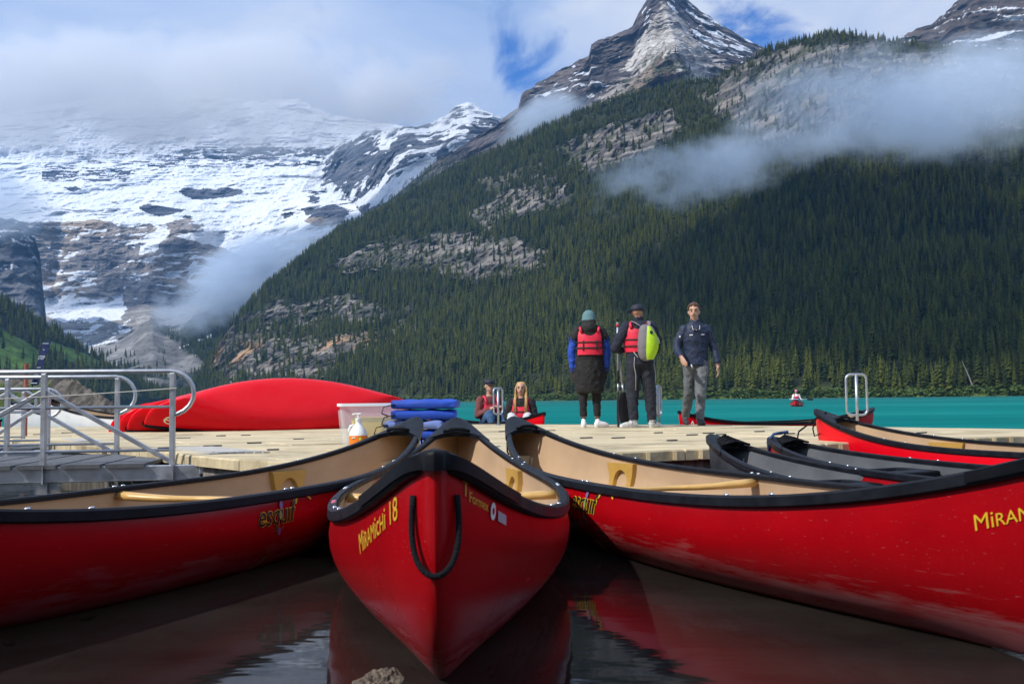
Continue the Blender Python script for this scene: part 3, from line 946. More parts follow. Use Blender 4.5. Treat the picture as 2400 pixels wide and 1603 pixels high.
t.links.new(deep.outputs[0], mx.inputs[0]); t.links.new(sh_.outputs[0], mx.inputs[1]); t.links.new(dp_.outputs[0], mx.inputs[2])
t.links.new(mx.outputs[0], out.inputs['Surface'])
M_WATER = m
b_ = MB()
b_.add([(-3000, -60, 0), (3000, -60, 0), (3000, 3000, 0), (-3000, 3000, 0)], [(0, 1, 2, 3)])
lake = b_.build('lake', M_WATER)
tag(lake, kind='structure')

# ------------------------------------------------------------------ air: haze and mist banks
def volume_mat(name, dens, col, aniso=0.2, noise=None):
    m = bpy.data.materials.new(name)
    m.use_nodes = True
    t = m.node_tree
    t.nodes.clear()
    out = N(t, 'ShaderNodeOutputMaterial')
    pv = N(t, 'ShaderNodeVolumePrincipled')
    pv.inputs['Color'].default_value = (*col, 1)
    pv.inputs['Anisotropy'].default_value = aniso
    pv.inputs['Density'].default_value = dens
    t.links.new(pv.outputs[0], out.inputs['Volume'])
    if noise:
        metres, thr, soft, off = noise
        tcn = N(t, 'ShaderNodeTexCoord')
        ln = N(t, 'ShaderNodeVectorMath', operation='LENGTH')
        t.links.new(tcn.outputs['Object'], ln.inputs[0])
        g_ = N(t, 'ShaderNodeNewGeometry')
        mp_ = N(t, 'ShaderNodeMapping')
        mp_.inputs['Location'].default_value = (off, off * .7, off * .3)
        mp_.inputs['Scale'].default_value = (1 / metres, 1 / metres, 1.3 / metres)
        t.links.new(g_.outputs['Position'], mp_.inputs['Vector'])
        n_ = N(t, 'ShaderNodeTexNoise')
        setin(n_, Scale=1.0, Detail=9.0, Roughness=.71)
        t.links.new(mp_.outputs[0], n_.inputs['Vector'])
        e = math_node(t, 'SUBTRACT', 1.0, ln.outputs['Value'])
        v = math_node(t, 'ADD', math_node(t, 'MULTIPLY', e, .8), math_node(t, 'MULTIPLY', math_node(t, 'SUBTRACT', n_.outputs['Fac'], .5), 1.9))
        k = N(t, 'ShaderNodeMapRange', interpolation_type='SMOOTHSTEP')
        setin(k, From_Min=thr, From_Max=thr + soft, To_Min=0.0, To_Max=dens)
        t.links.new(v, k.inputs['Value'])
        edge = N(t, 'ShaderNodeMapRange', interpolation_type='SMOOTHSTEP')
        setin(edge, From_Min=0.0, From_Max=.35, To_Min=0.0, To_Max=1.0)
        t.links.new(e, edge.inputs['Value'])
        t.links.new(math_node(t, 'MULTIPLY', k.outputs[0], edge.outputs[0]), pv.inputs['Density'])
    return m
def mist(label, x, y, d, rx, ry, rd, dens, noise, tilt=0.0, col=(.80, .89, 1.0)):
    """a bank of cloud: closed ellipsoid, rx and ry in photo pixels, rd its half depth in metres"""
    c = at(x * KD, y * KD, d)
    k = d / F_PX * KD
    b_ = MB()
    b_.ball((0, 0, 0), 1.0, 20, 12)
    o = b_.build('mist_bank', volume_mat('mist', dens, col, -.45, noise))
    o.location = c
    o.scale = (rx * k, rd, ry * k)
    o.rotation_euler = (0, -tilt, 0)
    tag(o, label, 'mist', kind='stuff')
    return o
mist('large grey mist bank over the upper right forest', 2160, 230, 1000, 620, 200, 150, .015, (110, .18, .42, 1.3), R(3))
mist('thin grey mist streak below the rocky gully', 1660, 372, 1150, 430, 115, 80, .016, (62, .17, .42, 4.2), R(13))
mist('small mist puff on the flank of the sharp peak', 1262, 285, 2050, 170, 100, 110, .016, (100, .16, .4, 6.6), R(14))
mist('blue-white mist lying in the valley mouth', 570, 635, 2200, 330, 110, 140, .018, (120, .10, .4, 9.1), R(24))
mist('bright cloud over the glacier summit', 330, 212, 3500, 1000, 190, 200, .0100, (250, -.05, .55, 2.7), R(-1), (.985, .99, 1.0))
mist('wispy cloud at the left over the glacier', -10, 470, 2900, 180, 110, 150, .008, (160, .06, .55, 12.7), 0)
# clouds drifting overhead, out of the frame, that shade parts of the far slope
def overhead(label, x, y, d, up, rx, ry, rz, yaw):
    c = at(x * KD, y * KD, d) + SUN_V * up
    b_ = MB()
    b_.ball((0, 0, 0), 1.0, 20, 12)
    o = b_.build('cloud', volume_mat('cloud', .045, (.97, .98, 1.0), .3, (160, -.25, .5, x * .01)))
    o.location = c
    o.scale = (rx, ry, rz)
    o.rotation_euler = (0, 0, yaw)
    tag(o, label, 'cloud', kind='stuff')
overhead('cloud overhead shading the right end of the forest', 2280, 540, 740, 1500, 300, 620, 110, R(10))
overhead('narrow cloud overhead shading a band of the forest', 1770, 520, 980, 1500, 75, 330, 80, R(-38))
b_ = MB()
b_.box((0, 4200, 1190), (12000, 9000, 2410))
hz = b_.build('haze', volume_mat('haze', 4.6e-5, (.25, .55, 1.0), .2))
tag(hz, 'thin blue air between the camera and the mountains', 'haze', kind='stuff')
# ================================================================== floating dock
DECK = 0.32
E1, E2 = Vector((.880, .475, 0)), Vector((-.475, .880, 0))
DOCK = [(-1.32, 6.42), (6.96, 10.89), (2.8, 15.2), (-.38, 17.0), (-11.5, 19.4), (-11.5, 18.8)]          # outline, counter-clockwise
def clip(poly, outline):
    out = [Vector((p[0], p[1])) for p in poly]
    n = len(outline)
    for i in range(n):
        a, b = Vector(outline[i]), Vector(outline[(i + 1) % n])
        d = b - a
        nn = Vector((-d.y, d.x))
        res = []
        for j in range(len(out)):
            p, q = out[j], out[(j + 1) % len(out)]
            sp, sq = nn.dot(p - a), nn.dot(q - a)
            if sp >= 0: res.append(p)
            if (sp >= 0) != (sq >= 0):
                res.append(p.lerp(q, sp / (sp - sq)))
        out = res
        if not out: return []
    return out
def area(p): return .5 * abs(sum(p[i].x * p[i - 1].y - p[i - 1].x * p[i].y for i in range(len(p))))
M_DECK = mat('tan_dock_plastic', (.56, .465, .29), .75, var=.30, scale=1.6, bump=.25, bscale=30, stretch=(.7, 3.5, 1), detail=7)
def stain(m, scale, lo, dark):
    t = m.node_tree
    b = t.nodes['Principled BSDF']
    src = b.inputs['Base Color'].links[0].from_socket
    g = N(t, 'ShaderNodeNewGeometry')
    n = N(t, 'ShaderNodeTexNoise')
    setin(n, Scale=scale, Detail=8.0, Roughness=.7)
    t.links.new(g.outputs['Position'], n.inputs['Vector'])
    k = ramp(t, n.outputs['Fac'], [(lo, (dark, dark * .97, dark * .92)), (lo + .12, (1, 1, 1))])
    t.links.new(mixc(t, 1.0, src, k, 'MULTIPLY'), b.inputs['Base Color'])
stain(M_DECK, 1.1, .36, .62)
M_DECKEDGE = mat('dock_groove', (.10, .085, .06), .8)
def streak_mat():
    m = bpy.data.materials.new('weathered_float')
    m.use_nodes = True
    t = m.node_tree
    b = t.nodes['Principled BSDF']
    b.inputs['Roughness'].default_value = .85
    g = N(t, 'ShaderNodeNewGeometry')
    mp_ = N(t, 'ShaderNodeMapping')
    mp_.inputs['Scale'].default_value = (9, 9, 1.2)
    t.links.new(g.outputs['Position'], mp_.inputs['Vector'])
    n = N(t, 'ShaderNodeTexNoise')
    setin(n, Scale=1.0, Detail=6.0, Roughness=.7)
    t.links.new(mp_.outputs[0], n.inputs['Vector'])
    t.links.new(ramp(t, n.outputs['Fac'], [(.3, (.045, .038, .03)), (.5, (.15, .13, .105)), (.7, (.34, .31, .27))]), b.inputs['Base Color'])
    return m
M_FLOAT = streak_mat()
dock = empty('floating_dock', (2.0, 11.0, 0))
tag(dock, 'wide tan floating dock of moulded deck panels on weathered floats', 'dock')
cen = sum((Vector((*p, 0)) for p in DOCK), Vector()) / len(DOCK)
inner = [Vector((*p, 0)) + (cen - Vector((*p, 0))).normalized() * .10 for p in DOCK]
b_ = MB()
k_ = len(inner)
b_.loft([[(p.x, p.y, -.16) for p in inner], [(p.x, p.y, DECK - .075) for p in inner]])
b_.build('float', M_FLOAT, dock)
U0, V0 = Vector((DOCK[0][0], DOCK[0][1], 0)), 0
rr = random.Random(3)
PW, PH = 1.52, 1.02
for i in range(-16, 14):
    for j in range(-2, 18):
        o_ = U0 + E1 * (i * PW + (.5 * PW if j % 2 else 0)) + E2 * (j * PH)
        g_ = .006
        quad = [o_ + E1 * g_ + E2 * g_, o_ + E1 * (PW - g_) + E2 * g_, o_ + E1 * (PW - g_) + E2 * (PH - g_), o_ + E1 * g_ + E2 * (PH - g_)]
        p = clip([(q.x, q.y) for q in quad], DOCK)
        if len(p) < 3 or area(p) < .05: continue
        c2 = sum(p, Vector((0, 0))) / len(p)
        dz = rr.uniform(-.006, .004)
        tl = (rr.uniform(-.003, .003), rr.uniform(-.003, .003))
        def zz(q): return DECK + dz + tl[0] * (q.x - c2.x) + tl[1] * (q.y - c2.y)
        ring0 = [(q.x, q.y, DECK - .085) for q in p]
        ring1 = [(q.x, q.y, zz(q) - .012) for q in p]
        ins = [q + (c2 - q).normalized() * .014 for q in p]
        ring2 = [(q.x, q.y, zz(q)) for q in ins]
        b_ = MB()
        b_.loft([ring0, ring1, ring2])
        b_.build('deck_panel', M_DECK, dock)
M_SLOT = mat('dark_rubber', (.03, .034, .045), .7)
for px, py, w_ in ((95, 1019, .26), (163, 1015, .3), (391, 1051, .22), (498, 1046, .24), (596, 1039, .20), (576, 1021, .16), (518, 1022, .16), (1449, 1027, .22), (1374, 1027, .2), (1575, 1033, .16), (1622, 1020, .2), (1543, 1015, .16), (1661, 1016, .22), (1690, 1019, .18), (640, 1055, .14), (700, 1030, .16), (1780, 1012, .2), (1850, 1017, .2), (2160, 1015, .2), (430, 1028, .22), (1290, 1010, .2), (1180, 1012, .18)):
    q = on(px, py, DECK)
    b_ = MB()
    d_ = E1 * (w_ * .36)
    b_.bar(Vector((q.x, q.y, DECK + .006)) - d_, Vector((q.x, q.y, DECK + .006)) + d_, .030, .012)
    b_.build('connector', M_SLOT, dock, bevel=.004)
# ribs along the near edge
for k in range(0, 46):
    s_ = .12 + k * .255
    e0 = U0 + E1 * s_ + E2 * -.012
    if e0.x > 8.3: break
    b_ = MB()
    b_.bar(Vector((e0.x, e0.y, DECK - .078)), Vector((e0.x, e0.y, DECK - .008)), .028, .03)
    b_.build('edge_rib', M_DECK, dock)

# ------------------------------------------------------------------ gangway
M_ALU = mat('brushed_aluminium', (.46, .49, .54), .42, metal=.85, var=.12, scale=9, bump=.05)
M_ALUD = mat('grey_tread_plate', (.10, .105, .115), .7, var=.3, scale=14)
def gangway(name, label, R0, a, b, width, posts, height, length, reach, tread=True, z0=.245, diag0=1, loops=True):
    """R0 near corner at the dock, a along the ramp away from the dock, b across it"""
    root = empty(name, (R0.x, R0.y, 0))
    tag(root, label, 'gangway')
    a, b = Vector(a).normalized(), Vector(b).normalized()
    up = Vector((0, 0, 1))
    def P(s, w, z): return Vector((R0.x, R0.y, 0)) + a * s + b * w + up * z
    for side, w in ((0, 0.0), (1, width)):
        m_ = MB()
        m_.bar(P(-.22, w, z0 - .06), P(length, w, z0 - .06), .05, .12)
        m_.build('side_beam', M_ALU, root, bevel=.006)
        for s in posts:
            m_ = MB()
            m_.bar(P(s, w, z0 - .11), P(s, w, z0 + height - .015), .040, .040)
            m_.build('post', M_ALU, root, bevel=.005)
            m_ = MB()
            m_.bar(P(s, w - .032, z0 - .125), P(s, w - .032, z0 + .01), .085, .012, up=a)
            m_.build('post_bracket', M_ALU, root)
        for k, s in enumerate(posts[:-1]):
            s2 = posts[k + 1]
            lo, hi = (s, s2) if (k + diag0) % 2 == 1 else (s2, s)
            m_ = MB()
            m_.bar(P(lo, w + .004, z0 + .02), P(hi, w + .004, z0 + height * .80), .034, .034)
            m_.build('brace', M_ALU, root, bevel=.004)
        # hand rail, with a hairpin at the dock end
        pts = [P(length, w, z0 + height)]
        r_ = height * .235
        pts.append(P(.02, w, z0 + height))
        if loops:
            for q in range(1, 10):
                an = math.pi * q / 10
                pts.append(P(-r_ * math.sin(an) * 1.05 + .02, w, z0 + height - r_ + r_ * math.cos(an)))
            pts.append(P(.02, w, z0 + height - 2 * r_))
        m_ = MB()
        m_.tube(pts, .018, 8)
        m_.build('top_rail', M_ALU, root, smooth=True)
        for f in (.62, .16):
            m_ = MB()
            m_.tube([P(.0, w, z0 + height * f), P(length, w, z0 + height * f)], .013, 6)
            m_.build('mid_rail', M_ALU, root, smooth=True)
    n = int(length / .3)
    for k in range(n):
        s = -.2 + (length + .2) * k / n
        m_ = MB()
        m_.bar(P(s + .004, width / 2, z0 + .004), P(s + .296, width / 2, z0 + .004), width - .06, .03)
        m_.build('tread', M_ALUD, root)
    for k in range(9):                       # hinged landing plate of slats
        s = -.24 - k * reach / 9
        m_ = MB()
        m_.bar(P(s, .18, z0 + .055 + .018 * min(k, 3) / 3), P(s, width - .1, z0 + .055 + .018 * min(k, 3) / 3), reach / 9 - .014, .018)
        m_.build('landing_slat', mat('pale_slat', (.46, .44, .40), .6, var=.15), root)
    for w in (.0, width):
        m_ = MB()
        m_.box(P(-.25, w - .02, z0 - .03), (.10, .05, .10), rot=Matrix.Rotation(math.atan2(a.y, a.x), 3, 'Z'))
        m_.build('hinge', M_ALU, root, bevel=.01)
        m_ = MB()
        c_ = P(-.30, w - .05, z0 - .04)
        m_.ball(c_, (.024, .024, .024), 8, 6)
        m_.build('hinge_pin', M_ALU, root, smooth=True)
    return root, P
aG, bG = Vector((-1, -.14, 0)), Vector((-.58, .815, 0))
gw, PG_ = gangway('gangway', 'silver railed aluminium gangway in front, nearest the red canoes', Vector((-2.68, 7.86, 0)), aG, bG, 1.7, [0.0, .96, 1.95, 2.95], .735, 3.4, .62)
gw2, _ = gangway('gangway', 'silver railed gangway farther back, beside the white boat', on(112, 1052, .25), Vector((-1, -.14, 0)), Vector((-.58, .815, 0)), 1.5, [0.0, .75, 1.6, 2.5], .66, 2.8, .5, z0=.24, diag0=0)
# slack cord along the near rail
b_ = MB()
c0, c1 = PG_(-.02, -.03, .245 + .60), PG_(2.6, -.03, .245 + .52)
b_.tube([c0.lerp(c1, k / 8) - Vector((0, 0, .03 * math.sin(math.pi * k / 8))) for k in range(9)], .004, 5)
cd = b_.build('cord', mat('pale_cord', (.6, .58, .52), .8))
tag(cd, 'thin pale cord strung along the front gangway rail', 'cord')
# rusty mooring pole
q = on(58, 1070, .05)
b_ = MB()
b_.tube([(q.x, q.y, -.4), (q.x, q.y, at(62, 852, q.y).z)], .028, 10)
pl = b_.build('mooring_pole', mat('rusty_red_steel', (.30, .11, .08), .8, var=.4, scale=12), smooth=True, angle=40)
tag(pl, 'rusty red brown steel pole behind the front gangway rail', 'pole')
# ================================================================== canoes
def hull_paint(name, col, scuff):
    m = bpy.data.materials.new(name)
    m.use_nodes = True
    t = m.node_tree
    b = t.nodes['Principled BSDF']
    tcn = N(t, 'ShaderNodeTexCoord')
    sep_ = N(t, 'ShaderNodeSeparateXYZ')
    t.links.new(tcn.outputs['Object'], sep_.inputs[0])
    n = N(t, 'ShaderNodeTexNoise')
    setin(n, Scale=2.5, Detail=6.0, Roughness=.6)
    t.links.new(tcn.outputs['Object'], n.inputs['Vector'])
    base = ramp(t, n.outputs['Fac'], [(.3, tuple(c * (.84 if scuff > .2 else .95) for c in col)), (.7, tuple(min(1, c * (1.10 if scuff > .2 else 1.03)) for c in col))])
    # scuffs and dried silt, mostly low on the hull
    mp_ = N(t, 'ShaderNodeMapping')
    mp_.inputs['Scale'].default_value = (1.6, 2.0, 16.0)
    t.links.new(tcn.outputs['Object'], mp_.inputs['Vector'])
    n2_ = N(t, 'ShaderNodeTexNoise')
    setin(n2_, Scale=1.6, Detail=9.0, Roughness=.72)
    t.links.new(mp_.outputs[0], n2_.inputs['Vector'])
    hz_ = N(t, 'ShaderNodeMapRange', interpolation_type='SMOOTHSTEP')
    setin(hz_, From_Min=.02, From_Max=.30, To_Min=.21, To_Max=-.11)
    t.links.new(sep_.outputs['Z'], hz_.inputs['Value'])
    f = ramp(t, math_node(t, 'ADD', n2_.outputs['Fac'], hz_.outputs[0]), [(.56, (0, 0, 0)), (.72, (1, 1, 1))])
    col2 = mixc(t, math_node(t, 'MULTIPLY', f, scuff), base, (.36, .16, .17))
    # fine scratches
    mp2 = N(t, 'ShaderNodeMapping')
    mp2.inputs['Scale'].default_value = (2.2, 90, 90)
    mp2.inputs['Rotation'].default_value = (0, .12, 0)
    t.links.new(tcn.outputs['Object'], mp2.inputs['Vector'])
    n3 = N(t, 'ShaderNodeTexNoise')
    setin(n3, Scale=2.0, Detail=3.0)
    t.links.new(mp2.outputs[0], n3.inputs['Vector'])
    sc_ = ramp(t, n3.outputs['Fac'], [(.67, (0, 0, 0)), (.75, (1, 1, 1))])
    col3 = mixc(t, math_node(t, 'MULTIPLY', sc_, .20 if scuff > .2 else .05), col2, (.55, .30, .30))
    t.links.new(col3, b.inputs['Base Color'])
    rg = N(t, 'ShaderNodeMapRange')
    setin(rg, From_Min=0, From_Max=1, To_Min=.26, To_Max=.5)
    t.links.new(f, rg.inputs['Value'])
    t.links.new(rg.outputs[0], b.inputs['Roughness'])
    b.inputs['Specular IOR Level'].default_value = .35 if scuff > .2 else .15
    bp = N(t, 'ShaderNodeBump')
    bp.inputs['Strength'].default_value = .10 if scuff > .2 else .01
    bp.inputs['Distance'].default_value = .02
    t.links.new(n.outputs['Fac'], bp.inputs['Height'])
    t.links.new(bp.outputs[0], b.inputs['Normal'])
    return m
M_RED = hull_paint('red_hull', (.36, .002, .006), .62)
M_RED2 = hull_paint('red_hull_clean', (.74, .002, .012), .05)
M_TAN = mat('tan_liner', (.50, .345, .215), .5, var=.10, scale=3, spec=.3)
M_GREYIN = mat('grey_liner', (.115, .125, .14), .55, var=.2, scale=4)
M_BLACK = mat('black_vinyl', (.007, .008, .011), .40, var=.3, scale=8, bump=.05, spec=.10)
M_BLACK2 = mat('black_vinyl_worn', (.010, .011, .015), .42, var=.4, scale=14, bump=.08, spec=.10)
M_WOOD = mat('varnished_ash', (.60, .37, .12), .35, var=.15, scale=5, stretch=(12, 2, 12))
M_ARCH = mat('yellow_bracket', (.50, .30, .07), .4, var=.12)
M_RIVET = mat('rivet_steel', (.75, .76, .78), .25, metal=1.0)
M_ROPE = mat('black_rope', (.008, .009, .012), .85, bump=.6, bscale=160, spec=.15)
M_YEL = mat('yellow_print', (.66, .42, .02), .5)
M_BLK = mat('black_print', (.006, .006, .006), .5)
M_WHT = mat('white_print', (.82, .82, .82), .5)
M_LILAC = mat('lilac_print', (.20, .12, .30), .5)
M_GRNP = mat('green_print', (.22, .32, .10), .5)
M_GREYP = mat('grey_print', (.42, .44, .50), .4)

_txt = {}
def text_mesh(txt, shear=0.0, offset=0.0, fat=False):
    key = (txt, shear, offset)
    if key in _txt: return _txt[key]
    cu = bpy.data.curves.new('lettering', 'FONT')
    cu.body = txt
    cu.size = 1.0
    cu.shear = shear
    cu.offset = offset
    cu.resolution_u = 3
    ob = bpy.data.objects.new('lettering', cu)
    COL.objects.link(ob)
    if txt.startswith('Mira'):
        cu.small_caps_scale = .78
        for k, ch in enumerate(txt):
            if ch in 'ramh': cu.body_format[k].use_small_caps = True
    dg = bpy.context.evaluated_depsgraph_get()
    me = ob.evaluated_get(dg).to_mesh()
    bm = bmesh.new()
    bm.from_mesh(me)
    bmesh.ops.remove_doubles(bm, verts=bm.verts, dist=1e-4)
    for _ in range(3):
        bmesh.ops.triangulate(bm, faces=bm.faces)
        long_ = [e for e in bm.edges if e.calc_length() > .14]
        if long_: bmesh.ops.subdivide_edges(bm, edges=long_, cuts=1)
    bmesh.ops.triangulate(bm, faces=bm.faces)
    bm.verts.index_update()
    v = [tuple(x.co) for x in bm.verts]
    f = [tuple(q.index for q in p.verts) for p in bm.faces]
    bm.free()
    ob.evaluated_get(dg).to_mesh_clear()
    bpy.data.objects.remove(ob)
    bpy.data.curves.remove(cu)
    xs = [p[0] for p in v]
    w = max(xs) - min(xs)
    x0 = min(xs)
    v = [(p[0] - x0, p[1]) for p in v]
    _txt[key] = (v, f, w)
    return _txt[key]

class Hull:
    def __init__(s, L, B, Dm, Db, blunt=.040):
        s.L, s.B, s.Dm, s.Db, s.bl = L, B, Dm, Db, blunt
    def zs(s, q): return s.Dm + (s.Db - s.Dm) * abs(q) ** 3.2
    def w(s, q):
        q = min(1.0, abs(q))
        return (s.B / 2 - s.bl + .01) * (1 - q ** 2.0) + s.bl * math.sqrt(max(0, 1 - q ** 40))
    def set(s, z):
        k = min(1.0, max(0.0, z / s.Db))
        return .55 * (1 - k) ** 3.6
    def zk(s, q): return .025 * abs(q) ** 3
    def n(s, q): return 2.35 + 1.1 * (1 - q * q)
    def pt(s, q, phi, side, inset=0.0):
        zs, zk, n = s.zs(q), s.zk(q) + inset, s.n(q)
        r = math.sin(phi) ** (2 / n) if phi > 1e-6 else 0.0
        c = math.cos(phi)
        y = max(0.0, s.w(q) - inset) * (c ** (2 / n) if c > 1e-6 else 0.0)
        y *= 1 + .055 * (1 - q * q) * math.sin(math.pi * min(1, r * 1.35))
        z = zs - (zs - zk) * r
        x = q * (s.L / 2 - s.set(z) - inset)
        return Vector((x, side * y, z))
    def y_at(s, x, z):
        q = x / (s.L / 2 - s.set(z))
        q = max(-1, min(1, q))
        zs, zk, n = s.zs(q), s.zk(q), s.n(q)
        r = min(1, max(0, (zs - z) / (zs - zk)))
        y = s.w(q) * (1 - r ** n) ** (1 / n)
        return y * (1 + .055 * (1 - q * q) * math.sin(math.pi * min(1, r * 1.35)))
    def q_at(s, x):
        q = x / (s.L / 2)
        for _ in range(6):
            q = max(-1, min(1, x / (s.L / 2 - s.set(s.zs(q)))))
        return q
def stations(n):
    return [math.sin(math.pi / 2 * (2 * i / n - 1)) for i in range(n + 1)]
def canoe(name, label, p, outside, inside, seats='wood', group=None, detail=2, rot=None, loc=None, bracket=True, thwarts=(0.0,), liner=True, rivets=True):
    X, Y, th, L, B, Dm, Db, zo, pi_, ro = p
    h = Hull(L, B, Dm, Db)
    root = empty(name)
    dx, dy = math.sin(th), math.cos(th)
    root.location = loc if loc is not None else (X - L / 2 * dx, Y - L / 2 * dy, zo + L / 2 * math.tan(pi_))
    root.rotation_euler = rot if rot is not None else (-ro, pi_, math.atan2(dy, dx))
    tag(root, label, 'canoe', group)
    nS, nP = (72, 15) if detail > 1 else (36, 9)
    st = stations(nS)
    phis = [math.pi / 2 * (k / nP) for k in range(nP + 1)]
    def shell(inset, flip):
        m_ = MB()
        rings = []
        for q in st:
            ring = [h.pt(q, f, 1, inset) for f in phis] + [h.pt(q, f, -1, inset) for f in reversed(phis[:-1])]
            rings.append(ring)
        k = len(rings[0])
        fs = []
        for i in range(len(rings) - 1):
            for j in range(k - 1):
                f = (i * k + j, i * k + j + 1, (i + 1) * k + j + 1, (i + 1) * k + j)
                fs.append(f if flip else f[::-1])
        m_.add([v for r_ in rings for v in r_], fs)
        return m_
    shell(0.0, False).build('hull', outside, root, smooth=True, world=False)
    shell(.012, True).build('liner', inside, root, smooth=True, world=False)
    # gunwales
    gq = [q for q in stations(nS) if abs(q) < .992]
    for side in (1, -1):
        m_ = MB()
        rings = []
        for q in gq:
            c = h.pt(q, 0, side)
            w = abs(c.y)
            prof = [(-.020, .006), (-.014, .013), (.010, .013), (.019, .006), (.021, -.024), (.015, -.030), (.003, -.030), (.003, -.004), (-.016, -.004), (-.020, -.012)]
            rings.append([(c.x, side * max(.0, w + a), c.z + b2) for a, b2 in (prof if side < 0 else prof)])
        m_.loft(rings)
        m_.build('gunwale', M_BLACK2, root, smooth=True, angle=35, world=False)
    # deck plates with end cap
    for e in (1, -1):
        m_ = MB()
        qa = h.q_at(L / 2 - .44)
        qs = [qa + (1 - qa) * (1 - (1 - k / 14) ** 1.8) for k in range(15)]
        NJ = 8
        rows = []
        for i, q in enumerate(qs):
            g0 = h.pt(q, 0, 1)
            w = g0.y + .026
            row = []
            lipz = -.020 - .006 * (i / 14) ** 4
            row.append((e * g0.x, -w, g0.z + lipz))
            row.append((e * g0.x, -w, g0.z + .010))
            for j in range(1, NJ):
                t_ = -1 + 2 * j / NJ
                # the rear edge is hollowed out towards the tip
                back = max(0.0, 1 - i / 6) * .15 * (1 - t_ * t_)
                gx = g0.x + back
                gz = h.zs(h.q_at(min(L / 2, gx)))
                row.append((e * gx, t_ * w, gz + .014 + .008 * (1 - t_ * t_)))
            row.append((e * g0.x, w, g0.z + .010))
            row.append((e * g0.x, w, g0.z + lipz))
            rows.append(row)
        # rounded nose
        g0 = h.pt(1, 0, 1)
        for a in (.35, .75, 1.0):
            k = math.sqrt(max(0, 1 - a * a))
            wv = (g0.y + .026)
            row = []
            for j, pnt in enumerate(rows[14]):
                row.append((pnt[0] + e * .022 * a, pnt[1] * k, pnt[2] - (.006 * a if 0 < j < NJ + 2 else 0)))
            rows.append(row)
        m_.loft(rows if e < 0 else [r_[::-1] for r_ in rows], cap=False, closed=False)
        # lip under the rear edge
        rear = rows[0][1:-1]
        low = [(v[0], v[1], v[2] - .028) for v in rear]
        m_.loft([rear, low] if e < 0 else [low, rear], cap=False, closed=False)
        dk = m_.build('deck_plate', M_BLACK, root, smooth=True, angle=40, world=False)
        # carrying handle: a raised grip with a slot behind it
        gx = L / 2 - .285
        q = h.q_at(gx)
        hw = (h.w(q)) * .62
        zt = h.zs(q) + .036
        m_ = MB()
        m_.tube([(e * (gx - .035), -hw, zt - .012), (e * (gx - .04), -hw * .5, zt + .002), (e * (gx - .042), 0, zt + .005), (e * (gx - .04), hw * .5, zt + .002), (e * (gx - .035), hw, zt - .012)], .013, 6)
        m_.build('grip', M_BLACK, dk, smooth=True, world=False)
        m_ = MB()
        m_.box((e * (gx + .005), 0, zt - .002), (.035, hw * 1.5, .006))
        m_.build('slot', M_BLK, dk, bevel=.002, world=False)
    riv = None
    def rivet_at(x, side):
        q = h.q_at(x)
        c = h.pt(q, 0, side)
        nonlocal riv
        if riv is None:
            m_ = MB()
            m_.ball((0, 0, 0), (.013, .009, .005), 8, 5)
            riv = m_.mesh('rivet', True)
            riv.materials.append(M_RIVET)
        o = link('rivet', riv, root)
        o.location = (c.x, c.y - side * .003, c.z + .015)
    ys_ = h
    if seats == 'wood':
        for q in thwarts:
            x = q * L / 2
            qq = h.q_at(x)
            w = h.w(qq) - .012
            z = h.zs(qq) - .030
            m_ = MB()
            n_ = 13
            pts, rad = [], []
            for k in range(n_):
                t_ = -1 + 2 * k / (n_ - 1)
                pts.append((x + (.05 * math.exp(-(t_ / .25) ** 2) if abs(q) < .05 else 0), t_ * w, z - .012 * (1 - t_ * t_)))
                rad.append(.032 - .008 * math.cos(t_ * 3.0))
            m_.tube(pts, rad, 8, flat=.55)
            m_.build('thwart', M_WOOD, root, smooth=True, world=False)
            if rivets:
                for s_ in (1, -1):
                    for d_ in (-.03, .03): rivet_at(x + d_, s_)
        for q in (.52, -.50):
            xs_ = q * L / 2
            if bracket:
                for side in (1, -1):
                    m_ = MB()
                    outer, innr = [], []
                    zt = h.zs(h.q_at(xs_)) - .03
                    hh, wt, wb = .235, .150, .105
                    for k in range(21):
                        t_ = k / 20
                        if t_ < .3:
                            u = t_ / .3
                            outer.append((-wb - (wt - wb) * u ** 2, -hh * (1 - u)))
                        elif t_ <= .7:
                            u = (t_ - .3) / .4
                            outer.append((-wt + 2 * wt * u, 0))
                        else:
                            u = (t_ - .7) / .3
                            outer.append((wt - (wt - wb) * (1 - (1 - u) ** 2), -hh * u))
                        an = math.pi * (1 - t_)
                        ia = .072
                        if .12 < t_ < .88:
                            a2 = math.pi * (1 - (t_ - .12) / .76)
                            innr.append((ia * math.cos(a2), -.115 + .075 * math.sin(a2)))
                        else:
                            sgn = -1 if t_ <= .12 else 1
                            u = t_ / .12 if t_ <= .12 else (1 - t_) / .12
                            innr.append((sgn * ia, -hh + (hh - .115) * u))
                    def mp3(pt_, off):
                        xx, zz_ = xs_ + pt_[0], zt + pt_[1]
                        return (xx, side * max(.01, h.y_at(xx, zz_) - .012 - off), zz_)
                    vs, fs = [], []
                    for o1, i1 in zip(outer, innr):
                        vs += [mp3(o1, .002), mp3(i1, .002), mp3(o1, .03), mp3(i1, .03)]
                    for k in range(20):
                        a, b2 = k * 4, (k + 1) * 4
                        fs += [(a + 2, a + 3, b2 + 3, b2 + 2), (a + 1, b2 + 1, b2 + 3, a + 3), (a, a + 2, b2 + 2, b2)]
                    m_.add(vs, fs)
                    m_.build('seat_bracket', M_ARCH, root, world=False)
            for d_ in (-.10, .10):
                x = xs_ + d_
                z = h.zs(h.q_at(x)) - .26
                w = h.y_at(x, z) - .014
                m_ = MB()
                m_.tube([(x, -w, z), (x, -w * .4, z - .01), (x, w * .4, z - .01), (x, w, z)], .018, 6, flat=.6)
                m_.build('seat_rail', M_WOOD, root, smooth=True, world=False)
